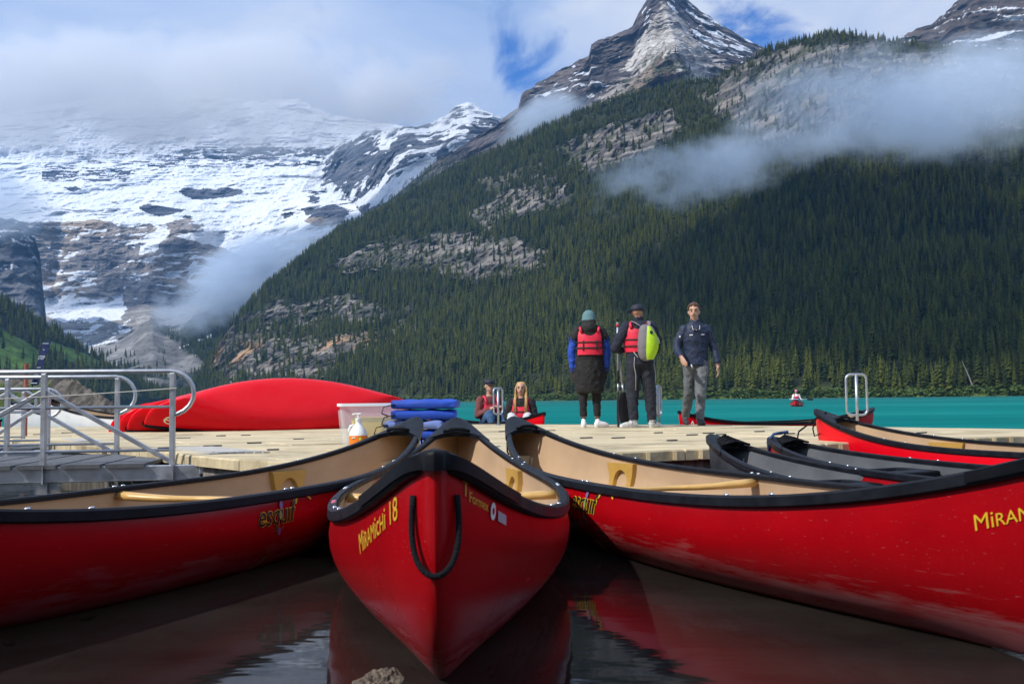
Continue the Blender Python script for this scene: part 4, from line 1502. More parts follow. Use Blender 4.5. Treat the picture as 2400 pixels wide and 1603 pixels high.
            z = h.zs(h.q_at(xs_)) - .262
            w = h.y_at(xs_, z) - .03
            m_ = MB()
            m_.box((xs_, 0, z - .004), (.20, 2 * w * .8, .014))
            m_.build('seat', mat('cane_seat', (.45, .30, .12), .6, var=.3, scale=40), root, world=False)
            if rivets:
                for s_ in (1, -1):
                    for d_ in (-.12, .12): rivet_at(xs_ + d_, s_)
    elif seats == 'moulded':
        for q in (.42, -.42):
            xs_ = q * L / 2
            z = h.zs(h.q_at(xs_)) - .05
            w = h.y_at(xs_, z) - .015
            # moulded bucket seat: rim, sloped back and pan
            m_ = MB()
            rim_o = [(xs_ - .17, -w), (xs_ + .17, -w * .97), (xs_ + .17, w * .97), (xs_ - .17, w)]
            rim_i = [(xs_ - .10, -w * .62), (xs_ + .11, -w * .60), (xs_ + .11, w * .60), (xs_ - .10, w * .62)]
            pan = [(xs_ - .07, -w * .52), (xs_ + .08, -w * .5), (xs_ + .08, w * .5), (xs_ - .07, w * .52)]
            vs = [(*v, z) for v in rim_o] + [(*v, z + .012) for v in rim_i] + [(*v, z - .09) for v in pan] + [(*v, z - .05) for v in rim_o]
            fs = []
            for k in range(4):
                k2 = (k + 1) % 4
                fs += [(k, k2, 4 + k2, 4 + k), (4 + k, 4 + k2, 8 + k2, 8 + k), (12 + k2, 12 + k, k, k2)[::-1]]
            fs.append((8, 9, 10, 11))
            m_.add(vs, fs)
            m_.build('seat', M_BLACK, root, bevel=.012, world=False)
            if rivets:
                for s_ in (1, -1):
                    for d_ in (-.12, .12): rivet_at(xs_ + d_, s_)
        # keel tube box at each end
        m_ = MB()
        m_.box((0, 0, .05), (L * .55, .10, .05), taper=.7)
        m_.build('keel_channel', M_GREYIN, root, bevel=.01, world=False)
        for e in (1, -1):       # rubber toggles and lacing on the deck
            m_ = MB()
            gx = L / 2 - .18
            for k in range(9):
                xx = gx - .02 * k
                m_.tube([(e * xx, -.05 - .008 * k, h.zs(h.q_at(xx)) + .03), (e * xx, .0, h.zs(h.q_at(xx)) + .055 + .012 * (k % 2)), (e * xx, .05 + .008 * k, h.zs(h.q_at(xx)) + .03)], .008, 5)
            m_.build('lacing', M_ROPE, root, smooth=True, world=False)
    root['h'] = 0
    del root['h']
    return root, h

def hull_text(root, h, txt, x0, drop, size, side, direction, material, wide=1.0, shear=0.0, offset=0.0, lift=.003, slope=0.0, name='lettering', vflip=False):
    """lettering laid on the hull side; drop is the distance of its base line below the gunwale"""
    v, f, w = text_mesh(txt, shear, offset)
    vs = []
    for a, b in v:
        x = x0 + direction * a * size * wide
        z = h.zs(h.q_at(x0 + direction * w * size * wide * .5)) + slope * (a * size * wide - w * size * wide * .5) - drop + (-b if vflip else b) * size
        vs.append((x, side * (h.y_at(x, z) + lift), z))
    m_ = MB()
    flip = (direction * side) > 0
    m_.add(vs, [q if not flip else q[::-1] for q in f])
    return m_.build(name, material, root, world=False), w * size * wide
def hull_patch(root, h, pts, side, material, lift=.003, name='decal'):
    vs = [(x, side * (h.y_at(x, z) + lift), z) for x, z in pts]
    m_ = MB()
    m_.add(vs, [tuple(range(len(vs)))])
    return m_.build(name, material, root, world=False)
def ellipse(cx_, cz, a, b, rot=0, n=14):
    return [(cx_ + a * math.cos(t) * math.cos(rot) - b * math.sin(t) * math.sin(rot), cz + a * math.cos(t) * math.sin(rot) + b * math.sin(t) * math.cos(rot)) for t in (2 * math.pi * k / n for k in range(n))]
def esquif_logo(root, h, x0, drop, size, side, direction, slope):
    """black italic word with a yellow edge, a winged q and a paddle"""
    def place(u, v):
        x = x0 + direction * u
        return x, h.zs(h.q_at(x0 + direction * size * 1.4)) - drop + v + slope * (u - size * 1.4)
    x1 = x0
    for part, u in (('esquıf', 0.0),):
        for off, m_, lf in ((.030, M_YEL, .002), (.010, M_BLK, .0035)):
            v, f, w = text_mesh(part, .32, off)
            vs = []
            for a, b in v:
                x, z = place(u + a * size * 1.0, b * size)
                vs.append((x, side * (h.y_at(x, z) + lf), z))
            mb = MB()
            mb.add(vs, f if direction * side < 0 else [q[::-1] for q in f])
            mb.build('lettering', m_, root, world=False)
    def pts(lst): return [place(u * size, v * size) for u, v in lst]
    wl = text_mesh('esquıf', .32, .030)[2]
    sw = [(a_ - 2.72 + wl, b2) for a_, b2 in [(2.60, .60), (2.80, .84), (3.1, .98), (3.5, .90), (3.85, .66), (3.82, .60), (3.45, .80), (3.1, .87), (2.85, .74), (2.70, .56)]]
    hull_patch(root, h, pts(sw), side, M_YEL, .003, 'swoosh')
    for e_, m_, lf in ((ellipse(1.48, .62, .10, .16, -.4), M_LILAC, .0042), (ellipse(1.36, .27, .10, .15, -.2), M_GRNP, .0046), (ellipse(1.34, -.28, .10, .16, .35), M_LILAC, .003)):
        hull_patch(root, h, pts(e_), side, m_, lf, 'decal')
    hull_patch(root, h, pts([(1.56, -.10), (1.62, -.10), (1.32, -1.05), (1.26, -1.05)]), side, M_ARCH, .0045, 'decal')
    hull_patch(root, h, pts(ellipse(1.20, -1.38, .12, .40, -.2)), side, M_GRNP, .0046, 'decal')

CAN = {
 'center': [-0.389, 6.976, -0.045, 4.747, 0.959, 0.374, 0.647, -0.064, 0.002, 0.002],
 'left': [-0.672, 6.946, 0.297, 5.056, 0.875, 0.363, 0.650, -0.059, 0.010, 0.002],
 'right': [0.011, 7.355, -0.294, 5.248, 0.889, 0.366, 0.647, -0.066, 0.010, 0.007],
 'red4': [2.831, 9.300, -0.527, 4.721, 0.889, 0.376, 0.644, -0.056, -0.006, 0.014],
 'black1': [1.442, 7.295, -0.318, 4.714, 0.746, 0.357, 0.546, -0.107, -0.007, -0.001],
 'black2': [2.042, 7.864, -0.278, 4.706, 0.760, 0.379, 0.500, -0.105, -0.002, 0.021]}
GRP = 'red canoes moored at the dock'
cC, hC = canoe('canoe', 'red canoe in the middle pointing straight at the camera, rope loop on its bow', CAN['center'], M_RED, M_TAN, group=GRP)
cL, hL = canoe('canoe', 'dark shaded red canoe at the left, its tan inside and yellow thwart showing', CAN['left'], M_RED, M_TAN, group=GRP)
cR, hR = canoe('canoe', 'sunlit red canoe at the right with tan inside and long yellow thwart', CAN['right'], M_RED, M_TAN, group=GRP)
c4, h4 = canoe('canoe', 'red canoe with tan inside tied to the dock, farthest right of the moored row', CAN['red4'], M_RED2, M_TAN, group=GRP)
b1, hb1 = canoe('canoe', 'canoe with grey inside directly behind the right red canoe', CAN['black1'], mat('dark_grey_hull', (.03, .033, .04), .5, var=.3), M_GREYIN, seats='moulded', group=GRP)
b2, hb2 = canoe('canoe', 'canoe with grey inside and blue rope at its tip, second of the grey pair', CAN['black2'], M_RED, M_GREYIN, seats='moulded', group=GRP)

# printing on the hulls (local +x points to the dock)
def near_x(h, d): return -(h.L / 2 - d)
hull_text(cC, hC, 'Miramichi 18', near_x(hC, .56), .110, .080, 1, -1, M_YEL, wide=1.0, slope=.34)
hull_text(cC, hC, 'T', near_x(hC, .07), .062, .050, -1, 1, M_YEL, wide=1.1, slope=-.3)
hull_text(cC, hC, 'Formex', near_x(hC, .105), .070, .036, -1, 1, M_YEL, wide=1.1, slope=-.3)
def side_pt(h, x, drop): return x, h.zs(h.q_at(x)) - drop
x_, z_ = side_pt(hC, near_x(hC, .265), .062)
hull_patch(cC, hC, ellipse(x_, z_, .020, .022), -1, M_WHT, .003)
hull_patch(cC, hC, ellipse(x_, z_, .008, .009), -1, M_RED, .0042)
x_, z_ = side_pt(hC, near_x(hC, .335), .064)
hull_patch(cC, hC, [(x_ - .03, z_ + .018), (x_ + .04, z_ - .002), (x_ + .04, z_ - .028), (x_ - .03, z_ - .008)], -1, M_GREYP, .003)
hull_text(cR, hR, 'Miramichi 18', near_x(hR, .44), .140, .062, 1, -1, M_YEL, wide=1.0, slope=.3)
hull_text(cL, hL, 'Miramichi 18', near_x(hL, .10), .150, .080, -1, 1, M_YEL, wide=.9, slope=-.3)
esquif_logo(cL, hL, -.28, .122, .122, -1, 1, .0)
esquif_logo(cR, hR, .12, .122, .130, 1, -1, .0)
# rope loop through the bow of the middle canoe
b_ = MB()
lp = []
for k in range(25):
    t_ = k / 24
    an = math.pi * t_
    y_ = -.050 * math.cos(an) * (1 + .40 * math.sin(an))
    z_ = hC.Db - .085 - .175 * math.sin(an) ** .85
    x_ = -(hC.L / 2 - hC.set(z_) + .022) + .062 * abs(math.cos(an)) ** 2.0
    lp.append((x_, y_, z_))
b_.tube(lp, .0072, 8)
b_.build('rope_loop', M_ROPE, cC, smooth=True, world=False)
# tarnished marks on the gunwale: rubbed patches
for root_, h_, x_, sd in ((cC, hC, -.62, 1), (cC, hC, -.70, 1)):
    q = h_.pt(h_.q_at(x_), 0, sd)
    b_ = MB()
    b_.ball((q.x, q.y - .002, q.z + .012), (.035, .010, .004), 10, 6)
    b_.build('rubbed_patch', mat('pink_scuff', (.6, .12, .18), .5), root_, smooth=True, world=False)
# mooring lines
def rope(name, label, pts, r=.006, material=None):
    b_ = MB()
    b_.tube(pts, r, 6)
    o = b_.build(name, material or M_ROPE, smooth=True)
    tag(o, label, 'rope')
    return o
def tip(c, h, e=1, back=.1, up=.0):
    M_ = Matrix.LocRotScale(c.location, c.rotation_euler, None)
    x = e * (h.L / 2 - back)
    return M_ @ Vector((x, 0, h.zs(h.q_at(x)) + up))
tR = tip(cR, hR, 1, .02, -.03)
rope('painter', 'black rope hanging from the far tip of the right red canoe', [tR + Vector((-.02, 0, 0)), tR + Vector((-.055, .0, -.10)), tR + Vector((-.055, .01, -.20)), tR + Vector((-.02, .03, -.265)), tR + Vector((.01, .06, -.26))], .007)
tL = tip(cL, hL, 1, .02, -.03)
rope('painter', 'black rope hanging from the far tip of the left red canoe', [tL + Vector((.015, 0, .0)), tL + Vector((.04, 0, -.08)), tL + Vector((.045, .02, -.17)), tL + Vector((.03, .05, -.24))], .007)
t4 = tip(c4, h4, 1, .12, .03)
q = on(1890, 1030, DECK)
rope('mooring_line', 'black mooring line from the far right canoe down to the dock', [t4, t4 + Vector((-.12, -.05, -.06)), t4.lerp(Vector((q.x - .3, q.y - .2, DECK)), .6) - Vector((0, 0, .02)), Vector((on(1868, 1036, DECK).x, on(1868, 1036, DECK).y, DECK + .012))], .008)
t4b = tip(c4, h4, 1, .05, -.02)
rope('rope_loop', 'small black rope loop on the tip of the far right canoe', [t4b + Vector((-.05, -.03, -.02)), t4b + Vector((-.09, -.05, -.12)), t4b + Vector((-.08, -.06, -.19)), t4b + Vector((-.03, -.07, -.17)), t4b + Vector((.0, -.08, -.08)), t4b + Vector((-.02, -.06, .0))], .007)
t2 = tip(b2, hb2, 1, .06, .03)
rope('mooring_line', 'blue rope wrapped round the tip of a grey lined canoe', [t2 + Vector((-.05, .0, -.14)), t2 + Vector((-.06, 0, -.04)), t2 + Vector((-.02, -.03, .02)), t2 + Vector((.05, .02, .025)), t2 + Vector((.02, .05, .02)), t2 + Vector((.10, .0, .035))], .012, mat('blue_rope', (.02, .06, .18), .8))

# ------------------------------------------------------------------ overturned canoes stacked on the dock
def overturned(label, tipL, tipR, roll, B, lift, paint=M_RED2):
    """rests upside down; tipL/tipR are its two tips on the deck"""
    d = tipR - tipL
    L = d.length
    th = math.atan2(d.x, d.y)
    mid = (tipL + tipR) / 2
    root, h = canoe('overturned_canoe', label, [0, 0, th, L, B, .37, .62, 0, 0, 0], paint, M_TAN, group='overturned canoes on the dock', loc=(mid.x, mid.y, lift), rot=(math.pi + roll, 0, math.atan2(d.y, d.x)), bracket=False, rivets=False)
    return root, h
def dkp(px, py): return on(px, py, DECK)
oc1, ho1 = overturned('big bright red overturned canoe marked 6, nearest of the stack on the dock', Vector((-5.08, 14.0, 0)), Vector((-1.50, 16.2, 0)), R(52), .95, DECK + .50)
oc2, ho2 = overturned('overturned red canoe directly behind the nearest one of the stack', Vector((-5.42, 14.25, 0)), Vector((-2.0, 16.5, 0)), R(44), .9, DECK + .48)
oc3, ho3 = overturned('overturned red canoe third from the front of the stack', Vector((-5.66, 14.45, 0)), Vector((-2.3, 16.7, 0)), R(36), .9, DECK + .46)
oc4, ho4 = overturned('overturned red canoe farthest left of the stack, tip on the deck', Vector((-5.86, 14.6, 0)), Vector((-2.6, 16.9, 0)), R(28), .9, DECK + .44)
hull_text(oc1, ho1, '6', -ho1.L / 2 + .22, .10, .22, 1, 1, mat('cream_print', (.78, .74, .55), .5), wide=1.3, vflip=True)

# ------------------------------------------------------------------ canoes on the far side of the dock
def floating(label, tipA, tipB, B, Dm, Db, draft, hull_m, in_m, **kw):
    d = tipB - tipA
    th = math.atan2(d.x, d.y)
    return canoe('canoe', label, [tipB.x, tipB.y, th, d.length, B, Dm, Db, -draft, 0, 0], hull_m, in_m, detail=1, rivets=False, **kw)
cB, hB = floating('red canoe floating behind the dock at the feet of the walking man', Vector((2.62, 15.75, 0)), Vector((6.25, 17.3, 0)), .84, .36, .56, .05, M_RED2, M_TAN)
cA, hA = floating('red canoe marked A3 with two seated people behind the dock', Vector((.52, 16.75, 0)), Vector((-1.75, 20.65, 0)), .86, .36, .56, .06, M_RED2, M_BLACK, bracket=False)
hull_text(cA, hA, 'A3', -hA.L / 2 + .52, .24, .23, 1, -1, M_WHT, wide=1.1)
hull_text(cB, hB, 'A6', -hB.L / 2 + .12, .22, .20, -1, 1, M_WHT, wide=.9)
M_WHITEHULL = mat('white_hull', (.78, .79, .80), .35, var=.05)
cW, hW = floating('long white canoe with high curled bow moored behind the dock', Vector((-9.35, 19.75, 0)), Vector((-3.4, 18.3, 0)), 1.15, .55, 1.0, .08, M_WHITEHULL, M_TAN, bracket=False)
cW2, hW2 = floating('second white canoe, only its curled bow showing at the far left', Vector((-10.5, 20.6, 0)), Vector((-4.6, 20.2, 0)), 1.0, .52, .95, .08, M_WHITEHULL, M_TAN, bracket=False)
cF, hF = floating('red canoe end at the left edge beside the white canoes', Vector((-14.0, 20.0, 0)), Vector((-10.2, 19.9, 0)), .85, .35, .5, .06, M_RED2, M_TAN, bracket=False)
p0 = on(1865, 953, 0)
cP, hP = floating('small red canoe out on the turquoise lake with one paddler', Vector((p0.x, p0.y, 0)), Vector((p0.x + 1.5, p0.y + 4.6, 0)), .95, .36, .58, .06, M_RED2, M_TAN, bracket=False)
p1 = on(192, 966, 0)
cT, hT = floating('tiny distant red canoe near the rocky embankment', Vector((p1.x + 1.2, p1.y - .3, 0)), Vector((p1.x - 3.2, p1.y + .9, 0)), .9, .36, .55, .06, M_RED2, M_BLACK, bracket=False)
# ================================================================== people
SKIN = mat('skin', (.52, .30, .21), .55, var=.08, scale=20)
SKIN2 = mat('skin_warm', (.48, .25, .17), .55, var=.08, scale=20)
M_PUFF = mat('black_quilted_cloth', (.009, .009, .010), .8, var=.3, scale=8, bump=.5, bscale=14)
M_BLUE = mat('blue_shell_cloth', (.008, .060, .42), .6, var=.15, scale=8, bump=.3, bscale=20)
M_LEG = mat('black_knit', (.010, .010, .012), .85, var=.2)
M_NAVY = mat('navy_knit', (.012, .016, .034), .85, var=.25, scale=8, bump=.3, bscale=18)
M_NAVY2 = mat('navy_jacket', (.009, .020, .056), .65, var=.2, scale=7, bump=.35, bscale=12)
M_DKPANT = mat('dark_trousers', (.013, .016, .028), .8, var=.3, scale=8, bump=.5, bscale=10)
M_GREYPANT = mat('grey_trousers', (.13, .14, .155), .7, var=.35, scale=7, bump=.5, bscale=9)
M_WSHOE = mat('white_trainer', (.80, .80, .82), .5)
M_GSHOE = mat('pale_grey_trainer', (.50, .50, .48), .6, var=.15, scale=30)
M_DSHOE = mat('dark_shoe', (.03, .032, .036), .6)
M_VEST = mat('red_vest', (.70, .018, .055), .55, var=.12, scale=9, bump=.25, bscale=12)
M_STRAP = mat('black_webbing', (.012, .012, .013), .7)
M_TEAL = mat('teal_beanie', (.11, .22, .24), .9, var=.15, scale=40, bump=.6, bscale=90)
M_CAPB = mat('dark_cap', (.012, .016, .034), .7)
M_HAIRB = mat('brown_hair', (.085, .045, .022), .6, var=.4, scale=60)
M_BLOND = mat('blond_hair', (.50, .30, .11), .5, var=.35, scale=30, stretch=(8, 8, 1))
M_BURG = mat('burgundy_cloth', (.16, .045, .045), .8, var=.15)
M_JEAN = mat('jeans', (.035, .095, .20), .8, var=.25)
M_LIME = mat('lime_cloth', (.38, .62, .012), .55, var=.1, bump=.2, bscale=14)
M_PGREY = mat('grey_pack_cloth', (.17, .16, .18), .7, var=.15)
M_EYE = mat('eye', (.02, .015, .012), .3)
M_BROW = mat('brow', (.05, .028, .015), .7)
M_LIP = mat('lip', (.36, .11, .09), .5)

class Body:
    def __init__(s): s.mb, s.lab = MB(), []
    def _n(s, lab): s.lab += [lab] * (len(s.mb.v) - len(s.lab))
    def limb(s, pts, radii, lab, flat=1.0, seg=20):
        """tapered tube through the joints with round ends"""
        P, Rr = [], []
        pts = [Vector(p) for p in pts]
        for i in range(len(pts) - 1):
            n = max(2, int((pts[i + 1] - pts[i]).length / .03))
            for k in range(n):
                P.append(pts[i].lerp(pts[i + 1], k / n)); Rr.append(radii[i] + (radii[i + 1] - radii[i]) * k / n)
        P.append(pts[-1]); Rr.append(radii[-1])
        s.mb.tube(P, Rr, seg, flat=flat); s._n(lab)
        s.mb.ball(pts[0], radii[0] * .98, 10, 7); s._n(lab)
        s.mb.ball(pts[-1], radii[-1] * .98, 10, 7); s._n(lab)
    def ball(s, c, r, lab, seg=14, rings=10): s.mb.ball(c, r, seg, rings); s._n(lab)
    def stack(s, rows, lab, seg=48):
        """rows of (z, cx, cy, rx, ry) from below"""
        out = []
        for i in range(len(rows) - 1):
            a, b = rows[i], rows[i + 1]
            n = max(1, int((b[0] - a[0]) / .03))
            for k in range(n): out.append([u + (v - u) * k / n for u, v in zip(a, b)])
        out.append(list(rows[-1]))
        s.mb.loft([[(r_[1] + r_[3] * math.cos(t), r_[2] + r_[4] * math.sin(t), r_[0]) for t in (2 * math.pi * k / seg for k in range(seg))] for r_ in out]); s._n(lab)
    def hand(s, wrist, elbow, lab, palm_n, curl=.5, size=1.0):
        """palm, four fingers of different length and a thumb, continuing the forearm"""
        w, e = Vector(wrist), Vector(elbow)
        d = (w - e).normalized()
        nrm = Vector(palm_n)
        nrm = (nrm - d * nrm.dot(d)).normalized()
        sd = d.cross(nrm)
        pc = w + d * .055 * size
        for k in range(4):
            o = (-.0305 + .0205 * k) * size
            s.limb([w + sd * o * .55 + d * .012, pc + sd * o + d * .03 * size], [.017 * size, .0145 * size], lab, seg=8)
            L = (.068, .078, .073, .056)[k] * size
            b0 = pc + sd * o + d * .035 * size
            c1 = b0 + (d * math.cos(curl * .6) + nrm * math.sin(curl * .6)) * L * .55
            c2 = c1 + (d * math.cos(curl * 1.5) + nrm * math.sin(curl * 1.5)) * L * .5
            s.limb([b0, c1, c2], [.0105 * size, .0095 * size, .008 * size], lab, seg=8)
        t0 = w + sd * -.026 * size + d * .015
        t1 = t0 + (d * .6 - sd * .75 + nrm * .3).normalized() * .045 * size
        t2 = t1 + (d * .9 - sd * .2 + nrm * .35).normalized() * .036 * size
        s.limb([t0, t1, t2], [.015 * size, .0115 * size, .009 * size], lab, seg=8)
    def foot(s, heel, toe, lab, sole, h=.085):
        a, b = Vector(heel), Vector(toe)
        d = (b - a)
        s.limb([a + Vector((0, 0, .045)), a + d * .35 + Vector((0, 0, .05)), a + d * .75 + Vector((0, 0, .036)), b + Vector((0, 0, .030))], [.041, .043, .042, .030], lab)
        s.limb([a + Vector((0, 0, .05)), a + d * .12 + Vector((0, 0, h))], [.04, .036], lab)
        s.limb([a + Vector((0, 0, .018)), a + d * .5 + Vector((0, 0, .016)), b + Vector((0, 0, .016))], [.034, .040, .030], sole, flat=.5)
    def finish(s, root, mats, voxel=.011, name='body', smooth_n=3, cloth=(1, 2, 4)):
        me = s.mb.mesh('rough')
        ob = bpy.data.objects.new('rough', me)
        COL.objects.link(ob)
        md = ob.modifiers.new('r', 'REMESH')
        md.mode, md.voxel_size = 'VOXEL', voxel
        dg = bpy.context.evaluated_depsgraph_get()
        out = bpy.data.meshes.new_from_object(ob.evaluated_get(dg))
        bpy.data.objects.remove(ob)
        bm = bmesh.new(); bm.from_mesh(out)
        for _ in range(smooth_n):
            bmesh.ops.smooth_vert(bm, verts=bm.verts, factor=.5, use_axis_x=True, use_axis_y=True, use_axis_z=True)
        kd = kdtree.KDTree(len(s.mb.v))
        for i, v in enumerate(s.mb.v): kd.insert(v, i)
        kd.balance()
        bm.verts.ensure_lookup_table()
        co = np.array([v.co[:] for v in bm.verts])
        bm.normal_update()
        fold = (fbm(co[:, 0] / .09 + co[:, 2] / .11, co[:, 1] / .09, co[:, 2] / .10 - co[:, 0] / .12, 3, .5, True) - .5)
        for v, f_ in zip(bm.verts, fold):
            if s.lab[kd.find(v.co)[1]] in cloth: v.co += v.normal * float(f_) * .024
        for f in bm.faces:
            f.smooth = True
            f.material_index = s.lab[kd.find(f.calc_center_median())[1]]
        bm.to_mesh(out); bm.free()
        for m_ in mats: out.materials.append(m_)
        return link(name, out, root)
def spin(pts, c, yaw):
    c = Vector(c); r_ = Matrix.Rotation(yaw, 3, 'Z')
    return [c + r_ @ (Vector(p) - c) for p in pts]
def head(B, c, yaw, lab, scale=1.0, ears=True):
    """skull, jaw, nose, ears; face looks along -y before the yaw"""
    c = Vector(c)
    r_ = Matrix.Rotation(yaw, 3, 'Z')
    def P(x, y, z): return c + r_ @ (Vector((x, y, z)) * scale)
    B.ball(P(0, .008, .03), (.077 * scale, .092 * scale, .088 * scale), lab)
    B.ball(P(0, -.012, -.035), (.064 * scale, .075 * scale, .072 * scale), lab)
    B.ball(P(0, -.052, -.082), (.030 * scale, .026 * scale, .024 * scale), lab)
    B.limb([P(0, -.082, .012), P(0, -.102, -.028)], [.010 * scale, .014 * scale], lab, seg=8)
    B.limb([P(-.03, -.072, .028), P(.03, -.072, .028)], [.014 * scale, .014 * scale], lab, seg=8)
    if ears:
        for s_ in (-1, 1): B.ball(P(.079 * s_, .012, -.005), (.013 * scale, .022 * scale, .032 * scale), lab, 8, 6)
    return P
def face(root, P, loc, brow=M_BROW):
    """eyes, brows and mouth set into the head"""
    def sub(name, pts, r, m_, flat=1.0):
        b_ = MB()
        b_.tube([p for p in pts], r, 6, flat=flat)
        b_.build(name, m_, root, smooth=True, world=False)
    for s_ in (-1, 1):
        b_ = MB(); b_.ball(P(.031 * s_, -.0815, .010), (.0125, .008, .0075), 8, 6)
        b_.build('eye', M_EYE, root, smooth=True, world=False)
        sub('eyebrow', [P(.014 * s_, -.088, .031), P(.032 * s_, -.086, .037), P(.052 * s_, -.073, .031)], .0052, brow)
    sub('mouth', [P(-.026, -.083, -.056), P(0, -.090, -.053), P(.026, -.083, -.056)], .0058, M_LIP)
def vest(root, rows, ztop, gap=.014, thick=.032, belts=(), webs=(), amax=2.0, name='life_vest'):
    """foam vest wrapped round the torso; rows (z, cx, cy, rx, ry); ztop(angle) gives its upper edge"""
    zs_ = [r_[0] for r_ in rows]
    def tr(z, t, off):
        v = [np.interp(z, zs_, [r_[k] for r_ in rows]) for k in range(1, 5)]
        return Vector((v[0] + (v[2] + off) * math.cos(t), v[1] + (v[3] + off) * math.sin(t), z))
    seg, nv = 44, 12
    b_ = MB()
    vs, fs = [], []
    for k in range(seg):
        t = 2 * math.pi * k / seg
        zt = ztop(t)
        for j in range(nv + 1):
            u = j / nv
            z = rows[0][0] + (zt - rows[0][0]) * u
            bulge = thick * (.55 + .45 * math.sin(math.pi * min(1, max(0, u)))) 
            vs += [tr(z, t, gap * .2), tr(z, t, gap + bulge)]
    n2 = (nv + 1) * 2
    for k in range(seg):
        a, c = k * n2, ((k + 1) % seg) * n2
        if abs(math.cos(2 * math.pi * (k + .5) / seg)) > amax: continue
        for e_, kk in ((a, k - .5), (c, k + 1.5)):
            if abs(math.cos(2 * math.pi * kk / seg)) > amax:
                for j in range(nv): fs.append((e_ + 2 * j, e_ + 2 * j + 1, e_ + 2 * j + 3, e_ + 2 * j + 2))
        for j in range(nv):
            fs.append((a + 2 * j + 1, c + 2 * j + 1, c + 2 * j + 3, a + 2 * j + 3))
        fs += [(a + 2 * nv, a + 2 * nv + 1, c + 2 * nv + 1, c + 2 * nv), (a, c, c + 1, a + 1)]
    b_.add(vs, fs)
    vv = b_.build(name, M_VEST, root, smooth=True, angle=50, world=False)
    for z in belts:
        m_ = MB()
        ring = [tr(z, 2 * math.pi * k / 40, gap + thick + .003) for k in range(40)]
        m_.tube(ring, .011, 6, closed=True, flat=1.0)
        m_.build('belt', M_STRAP, vv, smooth=True, world=False)
    for t, z0, z1 in webs:
        m_ = MB()
        m_.tube([tr(z0 + (z1 - z0) * k / 6, t, gap + thick + .004) for k in range(7)], .010, 6)
        m_.build('web', M_STRAP, vv, smooth=True, world=False)
    return vv, tr
def shoulder_straps(root, vv, pts_list, r=.03, m_=None):
    for pts in pts_list:
        b_ = MB()
        b_.tube(pts, r * .62, 8, flat=1.0)
        b_.build('shoulder_strap', m_ or M_VEST, vv, smooth=True, world=False)

# ------------------------------------------------------------------ woman in the long black coat, seen from behind
q = on(1384, 1002, DECK)
pw = empty('person', (q.x, q.y, DECK))
tag(pw, 'person in teal beanie and long black coat with red vest, back to the camera', 'person', 'people standing on the dock')
B = Body()
for s_ in (-1, 1):
    B.limb([(.085 * s_, 0, .84), (.095 * s_, .01, .47), (.098 * s_, -.005, .17)], [.090, .062, .045], 1)
    B.limb([(.098 * s_, -.005, .185), (.098 * s_, -.005, .075)], [.032, .031], 0)
B.foot((-.100, -.05, 0), (-.085, .14, 0), 3, 3)
B.foot((.085, -.03, 0), (.245, .02, 0), 3, 3)
coat = [(.50, 0, 0, .190, .145), (.54, 0, 0, .198, .150), (.72, 0, 0, .212, .160), (.92, 0, 0, .200, .150), (1.08, 0, 0, .190, .140), (1.20, 0, 0, .188, .133), (1.30, 0, 0, .192, .128), (1.38, 0, 0, .170, .110), (1.43, 0, 0, .085, .075)]
B.stack(coat, 2)
B.limb([(0, 0, 1.38), (0, .01, 1.48)], [.07, .065], 2)
B.ball((0, -.055, 1.415), (.125, .085, .095), 2)
B.ball((0, -.02, 1.50), (.105, .09, .06), 2)
for s_ in (-1, 1):
    B.limb([(.145 * s_, 0, 1.370), (.215 * s_, 0, 1.27)], [.084, .084], 2)
    B.limb([(.215 * s_, 0, 1.265), (.248 * s_, .0, 1.08), (.243 * s_, .02, .83)], [.066, .056, .042], 4)
    B.limb([(.243 * s_, .02, .835), (.241 * s_, .022, .79)], [.042, .036], 5)
    B.hand((.241 * s_, .022, .79), (.245 * s_, .02, .94), 5, (-s_, .3, 0), .45, 1.05)
head(B, (0, .01, 1.545), math.pi, 0, .95)
B.finish(pw, [SKIN, M_LEG, M_PUFF, M_WSHOE, M_BLUE, M_STRAP])
b_ = MB()
rows = [(1.505, .092, .102), (1.51, .100, .110), (1.545, .101, .111), (1.555, .094, .104), (1.60, .090, .098), (1.64, .072, .078), (1.665, .045, .05), (1.675, .012, .012)]
b_.loft([[(r_[1] * math.cos(t) * (1 + .012 * math.cos(30 * t)), .01 + r_[2] * math.sin(t) * (1 + .012 * math.cos(30 * t)), r_[0]) for t in (2 * math.pi * k / 60 for k in range(60))] for r_ in rows])
b_.build('beanie', M_TEAL, pw, smooth=True, world=False)
def zt1(t):                       # back is at angle -90 degrees
    c = abs(math.cos(t))
    return 1.30 + .10 * min(1, c / .75) ** 2 if c < .78 else 1.22
vv, tr = vest(pw, [r_ for r_ in [(1.03, 0, 0, .215, .150)] + coat[5:]], zt1, gap=.004, thick=.030, amax=.80, belts=(1.205, 1.125), webs=((-math.pi / 2 - .42, 1.09, 1.23), (-math.pi / 2 + .42, 1.09, 1.23)))
shoulder_straps(pw, vv, [[(.12 * s_, -.135, 1.35), (.132 * s_, -.105, 1.405), (.125 * s_, -.02, 1.425), (.12 * s_, .06, 1.40), (.11 * s_, .12, 1.33)] for s_ in (-1, 1)], .032)
for z_ in (.62, .74, .86, .97):            # quilting seams of the coat
    b_ = MB()
    rx_, ry_ = (np.interp(z_, [c_[0] for c_ in coat], [c_[k] for c_ in coat]) for k in (3, 4))
    b_.tube([((rx_ + .001) * math.cos(t), (ry_ + .001) * math.sin(t), z_ + .006 * math.sin(3 * t)) for t in (2 * math.pi * k / 40 for k in range(40))], .004, 5, closed=True)
    b_.build('seam', M_LEG, pw, smooth=True, world=False)

